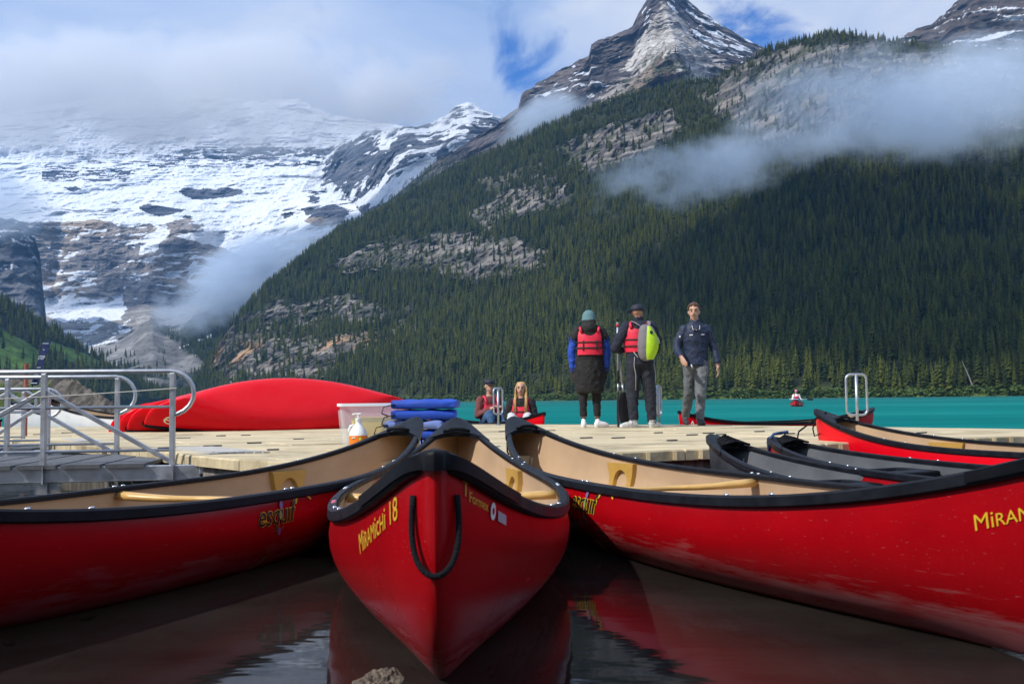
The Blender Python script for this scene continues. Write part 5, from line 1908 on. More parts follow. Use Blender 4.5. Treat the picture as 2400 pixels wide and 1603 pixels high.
# ------------------------------------------------------------------ man with the lime backpack
q = on(1502, 1002, DECK)
pm = empty('person', (q.x, q.y, DECK))
tag(pm, 'person in dark cap and navy sweater under red vest, holding paddles upright', 'person', 'people standing on the dock')
B = Body()
B.limb([(-.085, 0, .90), (-.105, .02, .50), (-.10, .0, .13)], [.108, .085, .062], 1)
B.limb([(.095, 0, .90), (.135, .02, .50), (.155, .0, .13)], [.108, .085, .062], 1)
B.limb([(-.10, 0, .15), (-.10, 0, .075)], [.064, .058], 1)
B.limb([(.155, 0, .15), (.155, 0, .075)], [.064, .058], 1)
B.foot((-.075, -.02, 0), (-.275, -.05, 0), 2, 3)
B.foot((.14, -.03, 0), (.275, .06, 0), 2, 3)
torso2 = [(.86, 0, 0, .175, .130), (.95, 0, 0, .180, .132), (1.05, 0, 0, .178, .130), (1.20, 0, 0, .190, .132), (1.34, 0, 0, .200, .128), (1.42, 0, 0, .165, .105), (1.47, 0, 0, .085, .075)]
B.stack(torso2, 4)
B.limb([(0, .0, 1.44), (-.01, .0, 1.53)], [.068, .062], 4)
B.limb([(-.172, 0, 1.405), (-.275, -.02, 1.24), (-.345, -.01, 1.11)], [.082, .070, .062], 4)
B.limb([(-.345, -.01, 1.11), (-.27, .12, 1.09), (-.20, .20, 1.09)], [.060, .052, .042], 4)
B.limb([(-.21, .19, 1.09), (-.185, .22, 1.09)], [.030, .028], 0)
B.hand((-.185, .22, 1.09), (-.27, .12, 1.09), 0, (-.6, -.5, 0), 1.2, 1.05)
B.limb([(.172, 0, 1.405), (.25, .02, 1.22), (.24, .10, 1.08)], [.080, .068, .058], 4)
B.limb([(.24, .10, 1.08), (.10, .22, 1.10)], [.056, .042], 4)
B.hand((.10, .22, 1.10), (.2, .14, 1.09), 0, (0, -1, 0), 1.0, 1.05)
Ph = head(B, (-.02, .0, 1.605), math.pi * .78 + math.pi * .62 * 0, 0, 1.0)
B.finish(pm, [SKIN2, M_DKPANT, M_GSHOE, M_WSHOE, M_NAVY], cloth=(1, 4))
b_ = MB()                              # cap, its peak towards the left
rows = [(1.625, .090, .102), (1.66, .091, .103), (1.69, .080, .092), (1.715, .052, .06), (1.725, .015, .015)]
b_.loft([[(-.02 + r_[1] * math.cos(t), r_[2] * math.sin(t), r_[0]) for t in (2 * math.pi * k / 32 for k in range(32))] for r_ in rows])
cap = b_.build('cap', M_CAPB, pm, smooth=True, world=False)
b_ = MB()
pk = []
for k in range(9):
    t = math.pi * (.62 + .56 * k / 8)
    pk.append(((-.02 + .088 * math.cos(t), .10 * math.sin(t), 1.634), (-.02 + .165 * math.cos(t), .150 * math.sin(t), 1.618)))
b_.loft([[a for a, c_ in pk], [c_ for a, c_ in pk], [(c_[0], c_[1], c_[2] - .008) for a, c_ in pk], [(a[0], a[1], a[2] - .010) for a, c_ in pk]], closed=False, cap=False)
b_.build('peak', M_CAPB, cap, smooth=True, world=False)
def zt2(t):
    c = abs(math.cos(t))
    return 1.36 + .06 * min(1, c / .75) ** 2 if c < .78 else 1.26
vv, tr = vest(pm, torso2[2:], zt2, gap=.006, thick=.028, belts=(1.22, 1.13))
shoulder_straps(pm, vv, [[(.125 * s_, -.13, 1.38), (.13 * s_, -.09, 1.435), (.12 * s_, -.01, 1.46), (.115 * s_, .07, 1.43), (.11 * s_, .125, 1.36)] for s_ in (-1, 1)], .036)
# drawcords hanging from the jacket
for x_, z1_ in ((-.085, .52), (.19, .62)):
    b_ = MB()
    b_.tube([(x_, -.135, .98), (x_ - .01, -.145, .86), (x_ + .012, -.14, .72), (x_ + .005, -.135, z1_)], .009 if x_ < 0 else .005, 6, flat=.5)
    b_.build('drawcord', mat('grey_webbing', (.38, .37, .36), .8), pm, smooth=True, world=False)

# the backpack itself
bp_ = empty('backpack', (q.x + .06, q.y - .155, DECK + .92))
tag(bp_, 'lime green and grey backpack on the back of the man in the cap', 'backpack')
b_ = MB()
rows = [(0, .03, .04), (.03, .085, .075), (.10, .125, .10), (.22, .140, .115), (.34, .130, .105), (.44, .105, .085), (.49, .065, .055), (.505, .015, .015)]
def rr_ring(z, rx, ry, lean): return [(math.copysign(abs(math.cos(t)) ** .7, math.cos(t)) * rx + lean, -.06 + math.copysign(abs(math.sin(t)) ** .75, math.sin(t)) * ry, z) for t in (2 * math.pi * k / 28 for k in range(28))]
ring = []
for i in range(len(rows) - 1):
    for k in range(3):
        u = k / 3
        z, rx, ry = (a + (c_ - a) * u for a, c_ in zip(rows[i], rows[i + 1]))
        ring.append(rr_ring(z, rx, ry, .03 * math.sin(z * 6)))
ring.append(rr_ring(*rows[-1], 0.0))
b_.loft(ring)
b_.build('main_bag', M_PGREY, bp_, smooth=True, world=False)
b_ = MB()                              # lime front panel standing proud of the grey body
ring = []
for i in range(13):
    u = i / 12
    z = .015 + .46 * u
    wv = .026 + .086 * math.sin(math.pi * min(1, .12 + u * .86)) ** .8
    cx_ = .030 + .0 * u + .03 * math.sin(z * 6)
    yy = -.06 - np.interp(z, [r_[0] for r_ in rows], [r_[2] for r_ in rows]) - .004
    ring.append([(cx_ + wv * c_, yy + .05 * (abs(c_) ** 2.5) - .02 * (1 - abs(c_)), z) for c_ in (-1, -.8, -.5, 0, .5, .8, 1)])
b_.loft(ring, closed=False, cap=False)
b_.build('front_panel', M_LIME, bp_, smooth=True, world=False)
b_ = MB(); b_.ball((.065, -.183, .385), (.022, .008, .026), 12, 8)
b_.build('emblem', M_STRAP, bp_, smooth=True, world=False)
b_ = MB()
b_.tube([(-.11, -.06, .05), (-.15, .02, .12), (-.185, .10, .22)], .010, 6, flat=.5)
b_.build('side_strap', mat('grey_webbing', (.38, .37, .36), .8), bp_, smooth=True, world=False)
for s_ in (-1, 1):
    b_ = MB()
    b_.tube([(.0 + .05 * s_, -.05, .47), (-.03 + .10 * s_, .02, .535), (-.05 + .115 * s_, .12, .56), (-.06 + .12 * s_, .20, .52)], .022, 8, flat=.4)
    b_.build('shoulder_strap', M_PGREY, bp_, smooth=True, world=False)
b_ = MB()
b_.tube([(.165, -.03, .33), (.185, -.04, .28), (.19, -.05, .24)], .010, 6)
b_.build('buckle_strap', mat('pale_webbing', (.6, .62, .5), .7), bp_, smooth=True, world=False)

# ------------------------------------------------------------------ his paddles
def paddle(label, foot_, top_, blade_dir, red=False, silver=True):
    f, t = Vector(foot_), Vector(top_)
    d = (t - f).normalized()
    sd = Vector(blade_dir); sd = (sd - d * sd.dot(d)).normalized()
    n_ = d.cross(sd)
    root = empty('paddle', f)
    tag(root, label, 'paddle', 'canoe paddles held by the man in the cap')
    L = (t - f).length
    b_ = MB(); b_.tube([f + d * (.50), t - d * .5], .0145, 8); b_.build('shaft', M_STRAP, root, smooth=True)
    b_ = MB(); b_.tube([t - d * .72, t - d * .03], .0150, 8); b_.build('upper_shaft', M_ALU, root, smooth=True)
    b_ = MB(); b_.tube([f + d * .50, f + d * .62], .0155, 8); b_.build('collar', M_ALU, root, smooth=True)
    b_ = MB(); b_.tube([t - sd * .055, t - sd * .02 + d * .012, t + sd * .02 + d * .012, t + sd * .055], .0135, 8); b_.build('grip', M_STRAP, root, smooth=True)
    b_ = MB(); b_.tube([t - d * .10, t - d * .05], .0165, 8); b_.build('grip_sleeve', mat('red_tape', (.6, .02, .03), .5), root, smooth=True)
    prof = [(.0, .055), (.02, .078), (.10, .098), (.25, .100), (.38, .086), (.46, .050), (.52, .018), (.56, .014)]
    b_ = MB()
    b_.loft([[f + d * z + sd * w, f + d * z + n_ * .008 * (1 if z < .5 else 1.6), f + d * z - sd * w, f + d * z - n_ * .008 * (1 if z < .5 else 1.6)] for z, w in prof])
    b_.build('blade', mat('red_blade', (.17, .012, .018), .45) if red else mat('black_blade', (.012, .012, .014), .4), root, angle=30, smooth=True)
pq = Vector((q.x, q.y, DECK))
paddle('paddle with flat black blade standing beside the man in the cap', pq + Vector((-.17, .14, 0)), pq + Vector((-.285, .30, 1.30)), (1, .25, 0))
paddle('paddle with dark red blade seen edge on beside the man in the cap', pq + Vector((-.29, .20, 0)), pq + Vector((-.275, .24, 1.52)), (.35, 1, 0), red=True)

# ------------------------------------------------------------------ young man in navy jacket, facing the camera
p3 = empty('person', (2.74, 14.85, DECK))
tag(p3, 'person in navy jacket and grey trousers walking towards the camera', 'person', 'people standing on the dock')
B = Body()
B.limb([(.085, 0, .92), (.04, -.10, .52), (.02, -.12, .12)], [.105, .078, .058], 1)
B.limb([(-.085, .02, .92), (-.085, .12, .50), (-.115, .34, .14)], [.105, .078, .058], 1)
B.limb([(.02, -.12, .13), (.02, -.12, .075)], [.058, .05], 1)
B.foot((.015, -.09, 0), (.045, -.29, 0), 2, 3)
B.foot((-.12, .37, .02), (-.12, .19, 0), 2, 3)
torso3 = [(.885, 0, 0, .176, .128), (.90, 0, 0, .182, .130), (1.0, 0, 0, .176, .122), (1.12, 0, 0, .175, .118), (1.26, 0, 0, .195, .125), (1.38, 0, 0, .205, .122), (1.45, 0, 0, .170, .105), (1.50, -.008, -.002, .105, .085), (1.54, -.01, -.005, .070, .068)]
B.stack(torso3, 4)
B.limb([(-.012, 0, 1.50), (-.012, -.008, 1.565)], [.070, .068], 4)
B.limb([(-.012, -.01, 1.55), (-.012, -.012, 1.61)], [.058, .060], 0)
B.limb([(-.160, 0, 1.425), (-.262, .01, 1.23), (-.28, -.02, 1.13)], [.074, .064, .056], 4)
B.limb([(-.28, -.02, 1.13), (-.255, -.19, 1.02)], [.055, .043], 4)
B.limb([(-.255, -.19, 1.02), (-.245, -.225, .99)], [.030, .027], 0)
B.hand((-.245, -.225, .99), (-.262, -.14, 1.06), 0, (.8, .2, -.3), .5, 1.05)
B.limb([(.160, 0, 1.425), (.252, .03, 1.23), (.29, .02, 1.12)], [.074, .064, .055], 4)
B.limb([(.295, .02, 1.12), (.315, -.04, .92)], [.054, .042], 4)
B.limb([(.315, -.04, .925), (.318, -.048, .87)], [.030, .027], 0)
B.hand((.318, -.048, .87), (.315, -.03, .97), 0, (-1, .2, 0), .5, 1.1)
Pf = head(B, (-.015, -.012, 1.685), R(-14), 0, 1.05)
B.finish(p3, [SKIN, M_GREYPANT, M_DSHOE, M_DSHOE, M_NAVY2], cloth=(1, 4))
face(p3, Pf, None)
b_ = MB()                              # short brown hair, combed up at the front
rr = random.Random(5)
for k in range(240):
    t, e = rr.uniform(0, 6.283), rr.uniform(.10, 1.5)
    v = Vector((math.cos(t) * math.cos(e), math.sin(t) * math.cos(e), math.sin(e)))
    if v.y < -.45 and v.z < .62: continue
    p_ = Pf(v.x * .080, .010 + v.y * .094, .030 + v.z * .092)
    dvec = (Pf(v.x, v.y, v.z + .5) - Pf(0, 0, 0)).normalized()
    b_.ball(p_ + dvec * .004, (.017, .017, .016 + .006 * rr.random()), 6, 5)
for side_ in (-1, 1):
    b_.ball(Pf(.077 * side_, .012, .045), (.014, .04, .035), 8, 6)
b_.build('hair', M_HAIRB, p3, smooth=True, world=False)
for x_, z_, w_, h_, m_ in ((-.085, 1.335, .050, .016, M_WHT), (.088, 1.340, .046, .016, M_GREYP), (-.243, 1.315, .022, .026, M_WHT)):
    b_ = MB()
    yb = -.124 if abs(x_) < .2 else -.066
    b_.box((x_, yb - .004, z_), (w_, .006, h_))
    b_.build('badge', m_, p3, world=False)
b_ = MB()                              # sunglasses hanging at the collar
b_.tube([(-.065, -.105, 1.475), (-.060, -.128, 1.42), (-.012, -.138, 1.405), (.045, -.128, 1.42), (.05, -.105, 1.475)], .004, 5)
b_.build('glasses_cord', M_WHT, p3, smooth=True, world=False)
for s_ in (-1, 1):
    b_ = MB(); b_.ball((-.010 + .026 * s_, -.140, 1.402), (.022, .005, .014), 10, 6)
    b_.build('sunglass_lens', M_STRAP, p3, smooth=True, world=False)
b_ = MB(); b_.tube([(-.012, -.122, 1.40), (-.008, -.129, 1.26), (-.004, -.124, 1.10), (0, -.122, .93)], .004, 5)
b_.build('zip', M_STRAP, p3, smooth=True, world=False)
b_ = MB(); b_.tube([(-.095, -.135, .90), (-.085, -.15, .86), (-.075, -.145, .83)], .014, 7)
b_.build('key_clip', M_ALU, p3, smooth=True, world=False)

# ------------------------------------------------------------------ the two people in the moored canoe
def seated(label, loc, yaw, jacket, trousers, hair_or_cap, vest_on=True, arms='lap', group=None, k=1.0, voxel=.012):
    root = empty('person', loc)
    root.rotation_euler = (0, 0, yaw)
    root.scale = (k, k, k)
    tag(root, label, 'person', group)
    B = Body()
    for s_ in (-1, 1):
        B.limb([(.09 * s_, .0, .08), (.14 * s_, -.30, .24), (.13 * s_, -.42, -.08)], [.095, .075, .055], 1)
        B.foot((.13 * s_, -.40, -.17), (.14 * s_, -.60, -.17), 3, 3)
    tz = [(.02, 0, 0, .165, .125), (.14, 0, 0, .160, .118), (.30, 0, 0, .180, .122), (.42, 0, 0, .190, .118), (.50, 0, 0, .155, .098), (.55, 0, 0, .075, .07)]
    B.stack(tz, 4)
    B.limb([(0, 0, .53), (0, -.012, .63)], [.052, .050], 0)
    for s_ in (-1, 1):
        el = (.25 * s_, -.04, .22)
        wr = (.10 * s_, -.26, .20) if arms == 'lap' else ((.10 * s_, -.25, .34) if arms == 'chest' else (.30 * s_, -.28, .20))
        B.limb([(.175 * s_, 0, .48), el], [.074, .056], 4)
        B.limb([el, wr], [.055, .040], 4)
        B.hand(wr, el, 0 if arms != 'glove' else 3, (0, .2, -1), .9, 1.05)
    P = head(B, (0, -.015, .72), 0, 0, 1.0)
    B.finish(root, [SKIN, trousers, jacket, M_WSHOE, jacket], voxel)
    face(root, P, None)
    if vest_on:
        def zt(t):
            c = abs(math.cos(t))
            return .40 + .06 * min(1, c / .7) ** 2 if c < .75 else .34
        vv, tr = vest(root, tz[1:5], zt, gap=.006, thick=.03, belts=(.22, .32))
        shoulder_straps(root, vv, [[(.11 * s_, -.125, .42), (.115 * s_, -.07, .52), (.11 * s_, .0, .55), (.11 * s_, .08, .50), (.11 * s_, .12, .42)] for s_ in (-1, 1)], .034)
    return root, P
GRPB = 'people sitting in boats'
ax = (Vector((-1.75, 20.65, 0)) - Vector((.52, 16.75, 0))).normalized()
pb = Vector((.52, 16.75, 0)) + ax * .78
ps, Ps = seated('person with long blond hair, black jacket and red vest seated in canoe A3', (pb.x + .02, pb.y, .20), R(-6), M_LEG, mat('pale_trousers', (.55, .58, .62), .8), None, group=GRPB, k=1.0)
b_ = MB()
rr = random.Random(9)
for k_ in range(110):                  # long straight hair falling over both shoulders
    t = rr.uniform(-.25, math.pi + .25)
    x0_, y0_ = .088 * math.cos(t), .012 + .095 * math.sin(t)
    sgn = 1 if x0_ > 0 else -1
    ln = rr.uniform(.34, .50)
    fr_ = rr.random() < .6
    top = Ps(x0_ * .55, y0_ * .6 - .0, .115 - .02 * rr.random())
    mid = Ps(x0_ * 1.08, y0_, .02)
    low = Ps(sgn * (.085 + .02 * rr.random()), -.07 if fr_ else .04, -.16)
    end = Ps(sgn * (.070 + .05 * rr.random()), -.155 if fr_ else .09, -.16 - ln * .55)
    b_.tube([top, mid, low, end], [.012, .013, .012, .004], 5)
b_.ball(Ps(0, .022, .058), (.086, .088, .066), 14, 9)
b_.build('hair', M_BLOND, ps, smooth=True, world=False)
pb = Vector((.52, 16.75, 0)) + ax * 1.85
pn, Pn = seated('person in dark cap, burgundy jacket and red vest seated behind the handrail loop', (pb.x - .02, pb.y, .22), R(28), M_BURG, M_JEAN, None, arms='chest', group=GRPB, k=1.05)
def cap_on(root, P, m_):
    b_ = MB()
    rows = [(.045, 1.02), (.08, 1.02), (.105, .86), (.125, .5), (.132, .1)]
    b_.loft([[P(.086 * r_[1] * math.cos(t), .008 + .1 * r_[1] * math.sin(t), r_[0]) for t in (2 * math.pi * k / 24 for k in range(24))] for r_ in rows])
    c_ = b_.build('cap', m_, root, smooth=True, world=False)
    b_ = MB()
    pk = [(P(.084 * math.cos(t), .008 + .1 * math.sin(t), .052), P(.09 * math.cos(t), -.05 + .115 * math.sin(t), .040)) for t in (-math.pi * (.12 + .76 * k / 8) for k in range(9))]
    b_.loft([[a for a, c2 in pk], [c2 for a, c2 in pk], [c2 - Vector((0, 0, .008)) for a, c2 in pk], [a - Vector((0, 0, .008)) for a, c2 in pk]], closed=False, cap=False)
    b_.build('peak', m_, c_, smooth=True, world=False)
cap_on(pn, Pn, M_CAPB)
# ------------------------------------------------------------------ distant paddlers
axp = Vector((1.5, 4.6, 0)).normalized()
pc_ = Vector((p0.x, p0.y, 0)) + axp * 1.3
pp, Pp = seated('tiny distant paddler in pink hat, white sleeves and red vest', (pc_.x, pc_.y, .30), R(-8), M_WSHOE, M_JEAN, None, arms='wide', group=GRPB, k=1.15, voxel=.02)
cap_on(pp, Pp, mat('pink_hat', (.75, .25, .50), .7))
pdl = empty('paddle', (pc_.x, pc_.y - .4, .5))
tag(pdl, 'paddle laid across the small canoe out on the lake', 'paddle')
b_ = MB(); b_.tube([(pc_.x - .62, pc_.y - .42, .56), (pc_.x + .70, pc_.y - .36, .54)], .022, 6); b_.build('shaft', M_WSHOE, pdl, smooth=True)
b_ = MB(); b_.loft([[(x_, pc_.y - .36, .54 + w_), (x_, pc_.y - .345, .54), (x_, pc_.y - .36, .54 - w_), (x_, pc_.y - .375, .54)] for x_, w_ in ((pc_.x + .68, .02), (pc_.x + .80, .08), (pc_.x + 1.1, .09), (pc_.x + 1.18, .05))]); b_.build('blade', M_STRAP, pdl)
pt_, Pt = seated('tiny distant person in dark red jacket near the rocky embankment', (p1.x - .9, p1.y + .3, .25), R(10), mat('dark_red_cloth', (.20, .02, .03), .8), M_LEG, None, arms='lap', group=GRPB, k=1.05, voxel=.02)
b_ = MB(); b_.ball(Pt(0, .02, .05), (.09, .09, .075), 12, 8); b_.build('hair', M_HAIRB, pt_, smooth=True, world=False)
# ================================================================== things on and around the dock
# ------------------------------------------------------------------ handrail loops at the dock edge
def rail_loop(label, px, py, yaw, hgt=.56, lw=.25, lh=.42, lean=0.0):
    q = on(px, py, DECK)
    root = empty('boarding_rail', (q.x, q.y, DECK))
    tag(root, label, 'handrail', 'boarding handrails on the far dock edge')
    c, s_ = math.cos(yaw), math.sin(yaw)
    def P(u, z): return Vector((q.x + c * u + lean * z, q.y + s_ * u, DECK + z))
    b_ = MB(); b_.tube([P(0, -.02), P(0, hgt)], .0175, 10); b_.build('post', M_ALU, root, smooth=True)
    r_ = .06
    pts = []
    for cx_, cz, a0 in ((lw / 2 - r_, hgt - r_, 0), (-lw / 2 + r_, hgt - r_, 90), (-lw / 2 + r_, hgt - lh + r_, 180), (lw / 2 - r_, hgt - lh + r_, 270)):
        for k in range(6):
            an = R(a0 + 90 * k / 5)
            pts.append(P(cx_ + r_ * math.cos(an), cz + r_ * math.sin(an)))
    b_ = MB(); b_.tube(pts, .0145, 8, closed=True); b_.build('loop', M_ALU, root, smooth=True)
    b_ = MB(); b_.tube([P(0, -.01), P(0, .012)], .045, 12); b_.build('foot_plate', M_ALU, root)
rail_loop('silver boarding handrail loop in front of the seated pair', 1168, 996, R(55), .60, .25, .42)
rail_loop('silver boarding handrail loop at the right beside the red canoes', 2010, 1008, R(4), .66, .25, .48)
rail_loop('silver boarding handrail half hidden behind the man with the backpack', 1545, 1000, R(65), .58, .24, .42)

# ------------------------------------------------------------------ clear plastic tote with yellow baskets
M_CLEAR = mat('milky_plastic', (.80, .83, .90), .35, alpha=.20, spec=.4)
q = on(884, 1047, DECK)
tote = empty('storage_tote', (q.x, q.y, DECK))
tag(tote, 'translucent plastic storage tote standing on the dock', 'tote')
def rrect(w, d, r_, z, n=5):
    out = []
    for cx_, cy_, a0 in ((w - r_, d - r_, 0), (-w + r_, d - r_, 90), (-w + r_, -d + r_, 180), (w - r_, -d + r_, 270)):
        for k in range(n):
            an = R(a0 + 90 * k / (n - 1))
            out.append((cx_ + r_ * math.cos(an), cy_ + r_ * math.sin(an), z))
    return out
b_ = MB()
outer = [rrect(.275, .185, .05, .004), rrect(.288, .195, .05, .10), rrect(.305, .208, .05, .24), rrect(.322, .222, .05, .375)]
inner_ = [[(x_ * .985, y_ * .98, z_ + .003) for x_, y_, z_ in r_] for r_ in outer]
b_.loft(outer, cap=False); b_.loft([r_[::-1] for r_ in inner_], cap=False)
b_.add(outer[0], [tuple(range(len(outer[0]) - 1, -1, -1))])
b_.build('bin', M_CLEAR, tote, smooth=True, angle=40, world=False)
b_ = MB()
b_.loft([rrect(.322, .222, .05, .362), rrect(.340, .240, .055, .364), rrect(.340, .240, .055, .388), rrect(.318, .218, .05, .388)], cap=False)
b_.build('rim', mat('milky_rim', (.82, .84, .90), .4), tote, smooth=True, angle=40, world=False)
for s_ in (-1, 1):
    for k in range(2):
        b_ = MB()
        b_.tube([(-.30 + .0 + s_ * 0 + (.6 if s_ > 0 else 0), -.10 + .18 * k, .03), (-.325 + (.65 if s_ > 0 else 0), -.11 + .2 * k, .33)], .012, 6)
        b_.build('rib', M_CLEAR, tote, smooth=True, world=False)
tote.rotation_euler = (0, 0, R(6))
M_YBASK = mat('yellow_plastic', (.85, .62, .0), .45)
for dx_, w_ in ((-.07, .15), (.16, .10)):
    bs = empty('basket', tuple(Vector((q.x, q.y, DECK + .012)) + Matrix.Rotation(R(6), 3, 'Z') @ Vector((dx_, -.02, 0))))
    bs.rotation_euler = (0, 0, R(6))
    tag(bs, 'yellow slotted basket inside the tote, ' + ('left one behind the jug' if dx_ < 0 else 'right one beside the cushions'), 'basket')
    for k in range(11):
        z_ = .012 + .022 * k
        b_ = MB()
        b_.loft([rrect(w_ - .012 + .001 * k, .148 + .001 * k, .03, z_), rrect(w_ - .012 + .001 * k, .148 + .001 * k, .03, z_ + .0195)], cap=(k == 0))
        b_.build('hoop', M_YBASK, bs, world=False)
    for k in range(8):
        b_ = MB()
        x_ = -w_ + .03 + (2 * w_ - .06) * k / 7
        for yy in (-.146, .146):
            b_.box((x_ * .96, yy, .127), (.010, .006, .24))
        b_.build('stave', M_YBASK, bs, world=False)

# ------------------------------------------------------------------ pump jug
q = on(840, 1052, DECK)
jug = empty('pump_jug', (q.x, q.y, DECK))
tag(jug, 'white pump jug with orange label in front of the tote', 'jug')
M_JUG = mat('white_hdpe', (.83, .84, .84), .4)
b_ = MB()
rows = [(0, .070), (.008, .078), (.12, .078), (.135, .074), (.17, .058), (.20, .036), (.215, .024), (.235, .022), (.24, .026), (.262, .026), (.264, .010)]
b_.loft([[(r_ * math.cos(t), r_ * math.sin(t), z_) for t in (2 * math.pi * k / 28 for k in range(28))] for z_, r_ in rows])
b_.build('bottle', M_JUG, jug, smooth=True, angle=50, world=False)
b_ = MB()
b_.loft([[(.0795 * math.cos(t), .0795 * math.sin(t), z_) for t in (2 * math.pi * k / 28 for k in range(28))] for z_ in (.012, .115)], cap=False)
b_.build('label', mat('orange_label', (.80, .20, .01), .5), jug, smooth=True, world=False)
b_ = MB(); b_.box((-.03, -.0750, .098), (.028, .012, .010)); b_.build('print', M_WHT, jug, world=False)
b_ = MB(); b_.ball((.028, -.0745, .085), (.014, .006, .014), 12, 8); b_.build('emblem', mat('green_yellow', (.35, .5, .03), .5), jug, world=False)
b_ = MB(); b_.tube([(0, 0, .26), (0, 0, .295)], .008, 8); b_.tube([(.012, 0, .298), (-.02, 0, .300), (-.05, -.01, .293)], .010, 8, flat=.6); b_.tube([(-.01, 0, .298), (.03, 0, .300)], .013, 8, flat=.5)
b_.build('pump', M_JUG, jug, smooth=True, world=False)
b_ = MB(); b_.tube([(-.035, 0, .205), (-.068, 0, .195), (-.080, 0, .165), (-.076, 0, .125)], .010, 8); b_.build('handle', M_JUG, jug, smooth=True, world=False)

# ------------------------------------------------------------------ stack of blue cushions
M_CUB = mat('blue_cushion', (.006, .060, .44), .6, var=.12, bump=.3, bscale=10)
M_CUL = mat('faded_blue_cushion', (.13, .19, .46), .75, var=.15, bump=.3, bscale=10)
qc = on(990, 1050, DECK)
def cushion(label, z, x, w, d, h, yaw, m_, flop=0.0):
    root = empty('boat_cushion', (qc.x + x, qc.y, z))
    root.rotation_euler = (0, 0, yaw)
    tag(root, label, 'cushion', 'stacked boat cushions')
    b_ = MB()
    nx, ny = 14, 9
    def surf(u, v, top):
        e = (1 - abs(u) ** 6) * (1 - abs(v) ** 6)
        n_ = .010 * (math.sin(u * 5 + z * 40) * math.sin(v * 4 + z * 17))
        zz = h * (.5 + (.46 if top else -.46) * (.62 + .38 * e ** .5)) + (n_ if top else -n_ * .3)
        zz += flop * max(0, u - .3) ** 2
        return (u * w / 2 * (1 - .02 * abs(v) ** 3), v * d / 2 * (1 - .02 * abs(u) ** 3), max(zz, .003))
    us = [math.sin(math.pi / 2 * (2 * i / nx - 1)) for i in range(nx + 1)]
    vs_ = [math.sin(math.pi / 2 * (2 * j / ny - 1)) for j in range(ny + 1)]
    T = [surf(u, v, True) for u in us for v in vs_]
    Bt = [surf(u, v, False) for u in us for v in vs_]
    k_ = ny + 1
    fs = []
    for i in range(nx):
        for j in range(ny):
            a = i * k_ + j
            fs.append((a, a + k_, a + k_ + 1, a + 1))
            o_ = len(T)
            fs.append((o_ + a, o_ + a + 1, o_ + a + k_ + 1, o_ + a + k_))
    o_ = len(T)
    rim = [i * k_ for i in range(nx + 1)] + [nx * k_ + j for j in range(1, ny + 1)] + [i * k_ + ny for i in range(nx - 1, -1, -1)] + [j for j in range(ny - 1, 0, -1)]
    for a, c_ in zip(rim, rim[1:] + rim[:1]): fs.append((c_, a, o_ + a, o_ + c_))
    b_.add(T + Bt, fs)
    b_.build('pad', m_, root, smooth=True, angle=60, world=False)
    b_ = MB()
    b_.tube([(-w / 2 + .04, -d / 2 - .004, h * .55), (-w / 2 - .05, -d / 2 - .03, h * .3), (-w / 2 - .07, -d / 2 - .02, -.03), (-w / 2 - .02, -d / 2, -.05 if z > DECK + .1 else .01)], .016, 6, flat=.3)
    b_.build('strap', M_STRAP, root, smooth=True, world=False)
    return root
zc = DECK + .002
for lab, x, w, h, yaw, m_ in (
        ('faded blue boat cushion at the bottom of the stack', .0, .50, .075, R(-3), M_CUL),
        ('bright blue boat cushion second from the bottom of the stack', .02, .54, .080, R(4), M_CUB),
        ('faded blue boat cushion in the middle of the stack', -.05, .50, .078, R(-5), M_CUL),
        ('bright blue boat cushion second from the top of the stack', .02, .56, .088, R(3), M_CUB),
        ('bright blue boat cushion on top of the stack', .035, .55, .085, R(-4), M_CUB)):
    cushion(lab, zc, x, w, .38, h, yaw, m_)
    zc += h + .002

# ------------------------------------------------------------------ feather flag on the embankment
f0, f1 = at(70, 930, 63), at(108, 799, 63)
fl = empty('feather_flag', f0)
tag(fl, 'tall narrow navy feather flag with white lettering at the left', 'flag')
b_ = MB(); b_.tube([f0, f0.lerp(f1, .5) + Vector((-.08, 0, 0)), f1 + Vector((-.30, 0, .0))], .03, 6); b_.build('pole', M_STRAP, fl, smooth=True)
u_ = (f1 - f0).normalized(); s_ = Vector((1, 0, 0))
fa = f0 + u_ * .75
hh_ = (f1 - fa).length
b_ = MB()
ring = []
for k in range(13):
    t = k / 12
    c_ = fa + u_ * hh_ * t
    wv = .44
    ring.append([c_ + s_ * (-.16) + Vector((0, .03 * math.sin(t * 7), 0)), c_ + s_ * (.08) + Vector((0, .06 * math.sin(t * 6 + 1), 0)), c_ + s_ * (.30) + Vector((0, .09 * math.sin(t * 5 + 2), 0)),
                 c_ + s_ * (.30) + Vector((0, .09 * math.sin(t * 5 + 2) + .012, 0)), c_ + s_ * (.08) + Vector((0, .06 * math.sin(t * 6 + 1) + .012, 0)), c_ + s_ * (-.16) + Vector((0, .03 * math.sin(t * 7) + .012, 0))])
b_.loft(ring)
b_.build('cloth', mat('navy_banner', (.006, .016, .085), .8), fl, smooth=True, angle=40)
v, f, w = text_mesh('STEP')
b_ = MB()
cb = fa + u_ * hh_ * .58
b_.add([cb + s_ * (-.13 + a * .40 / w) + u_ * (b2 * .36) + Vector((0, -.10, 0)) for a, b2 in v], f)
b_.build('lettering', M_WHT, fl)
for t, wv in ((.94, .40), (.80, .10), (.40, .26), (.33, .22), (.24, .30), (.18, .24), (.05, .38)):
    b_ = MB()
    c_ = fa + u_ * hh_ * t + Vector((.07, -.11, 0))
    b_.bar(c_ - s_ * wv / 2, c_ + s_ * wv / 2, .008, .030 if t > .2 else .04)
    b_.build('print_line', M_WHT, fl)

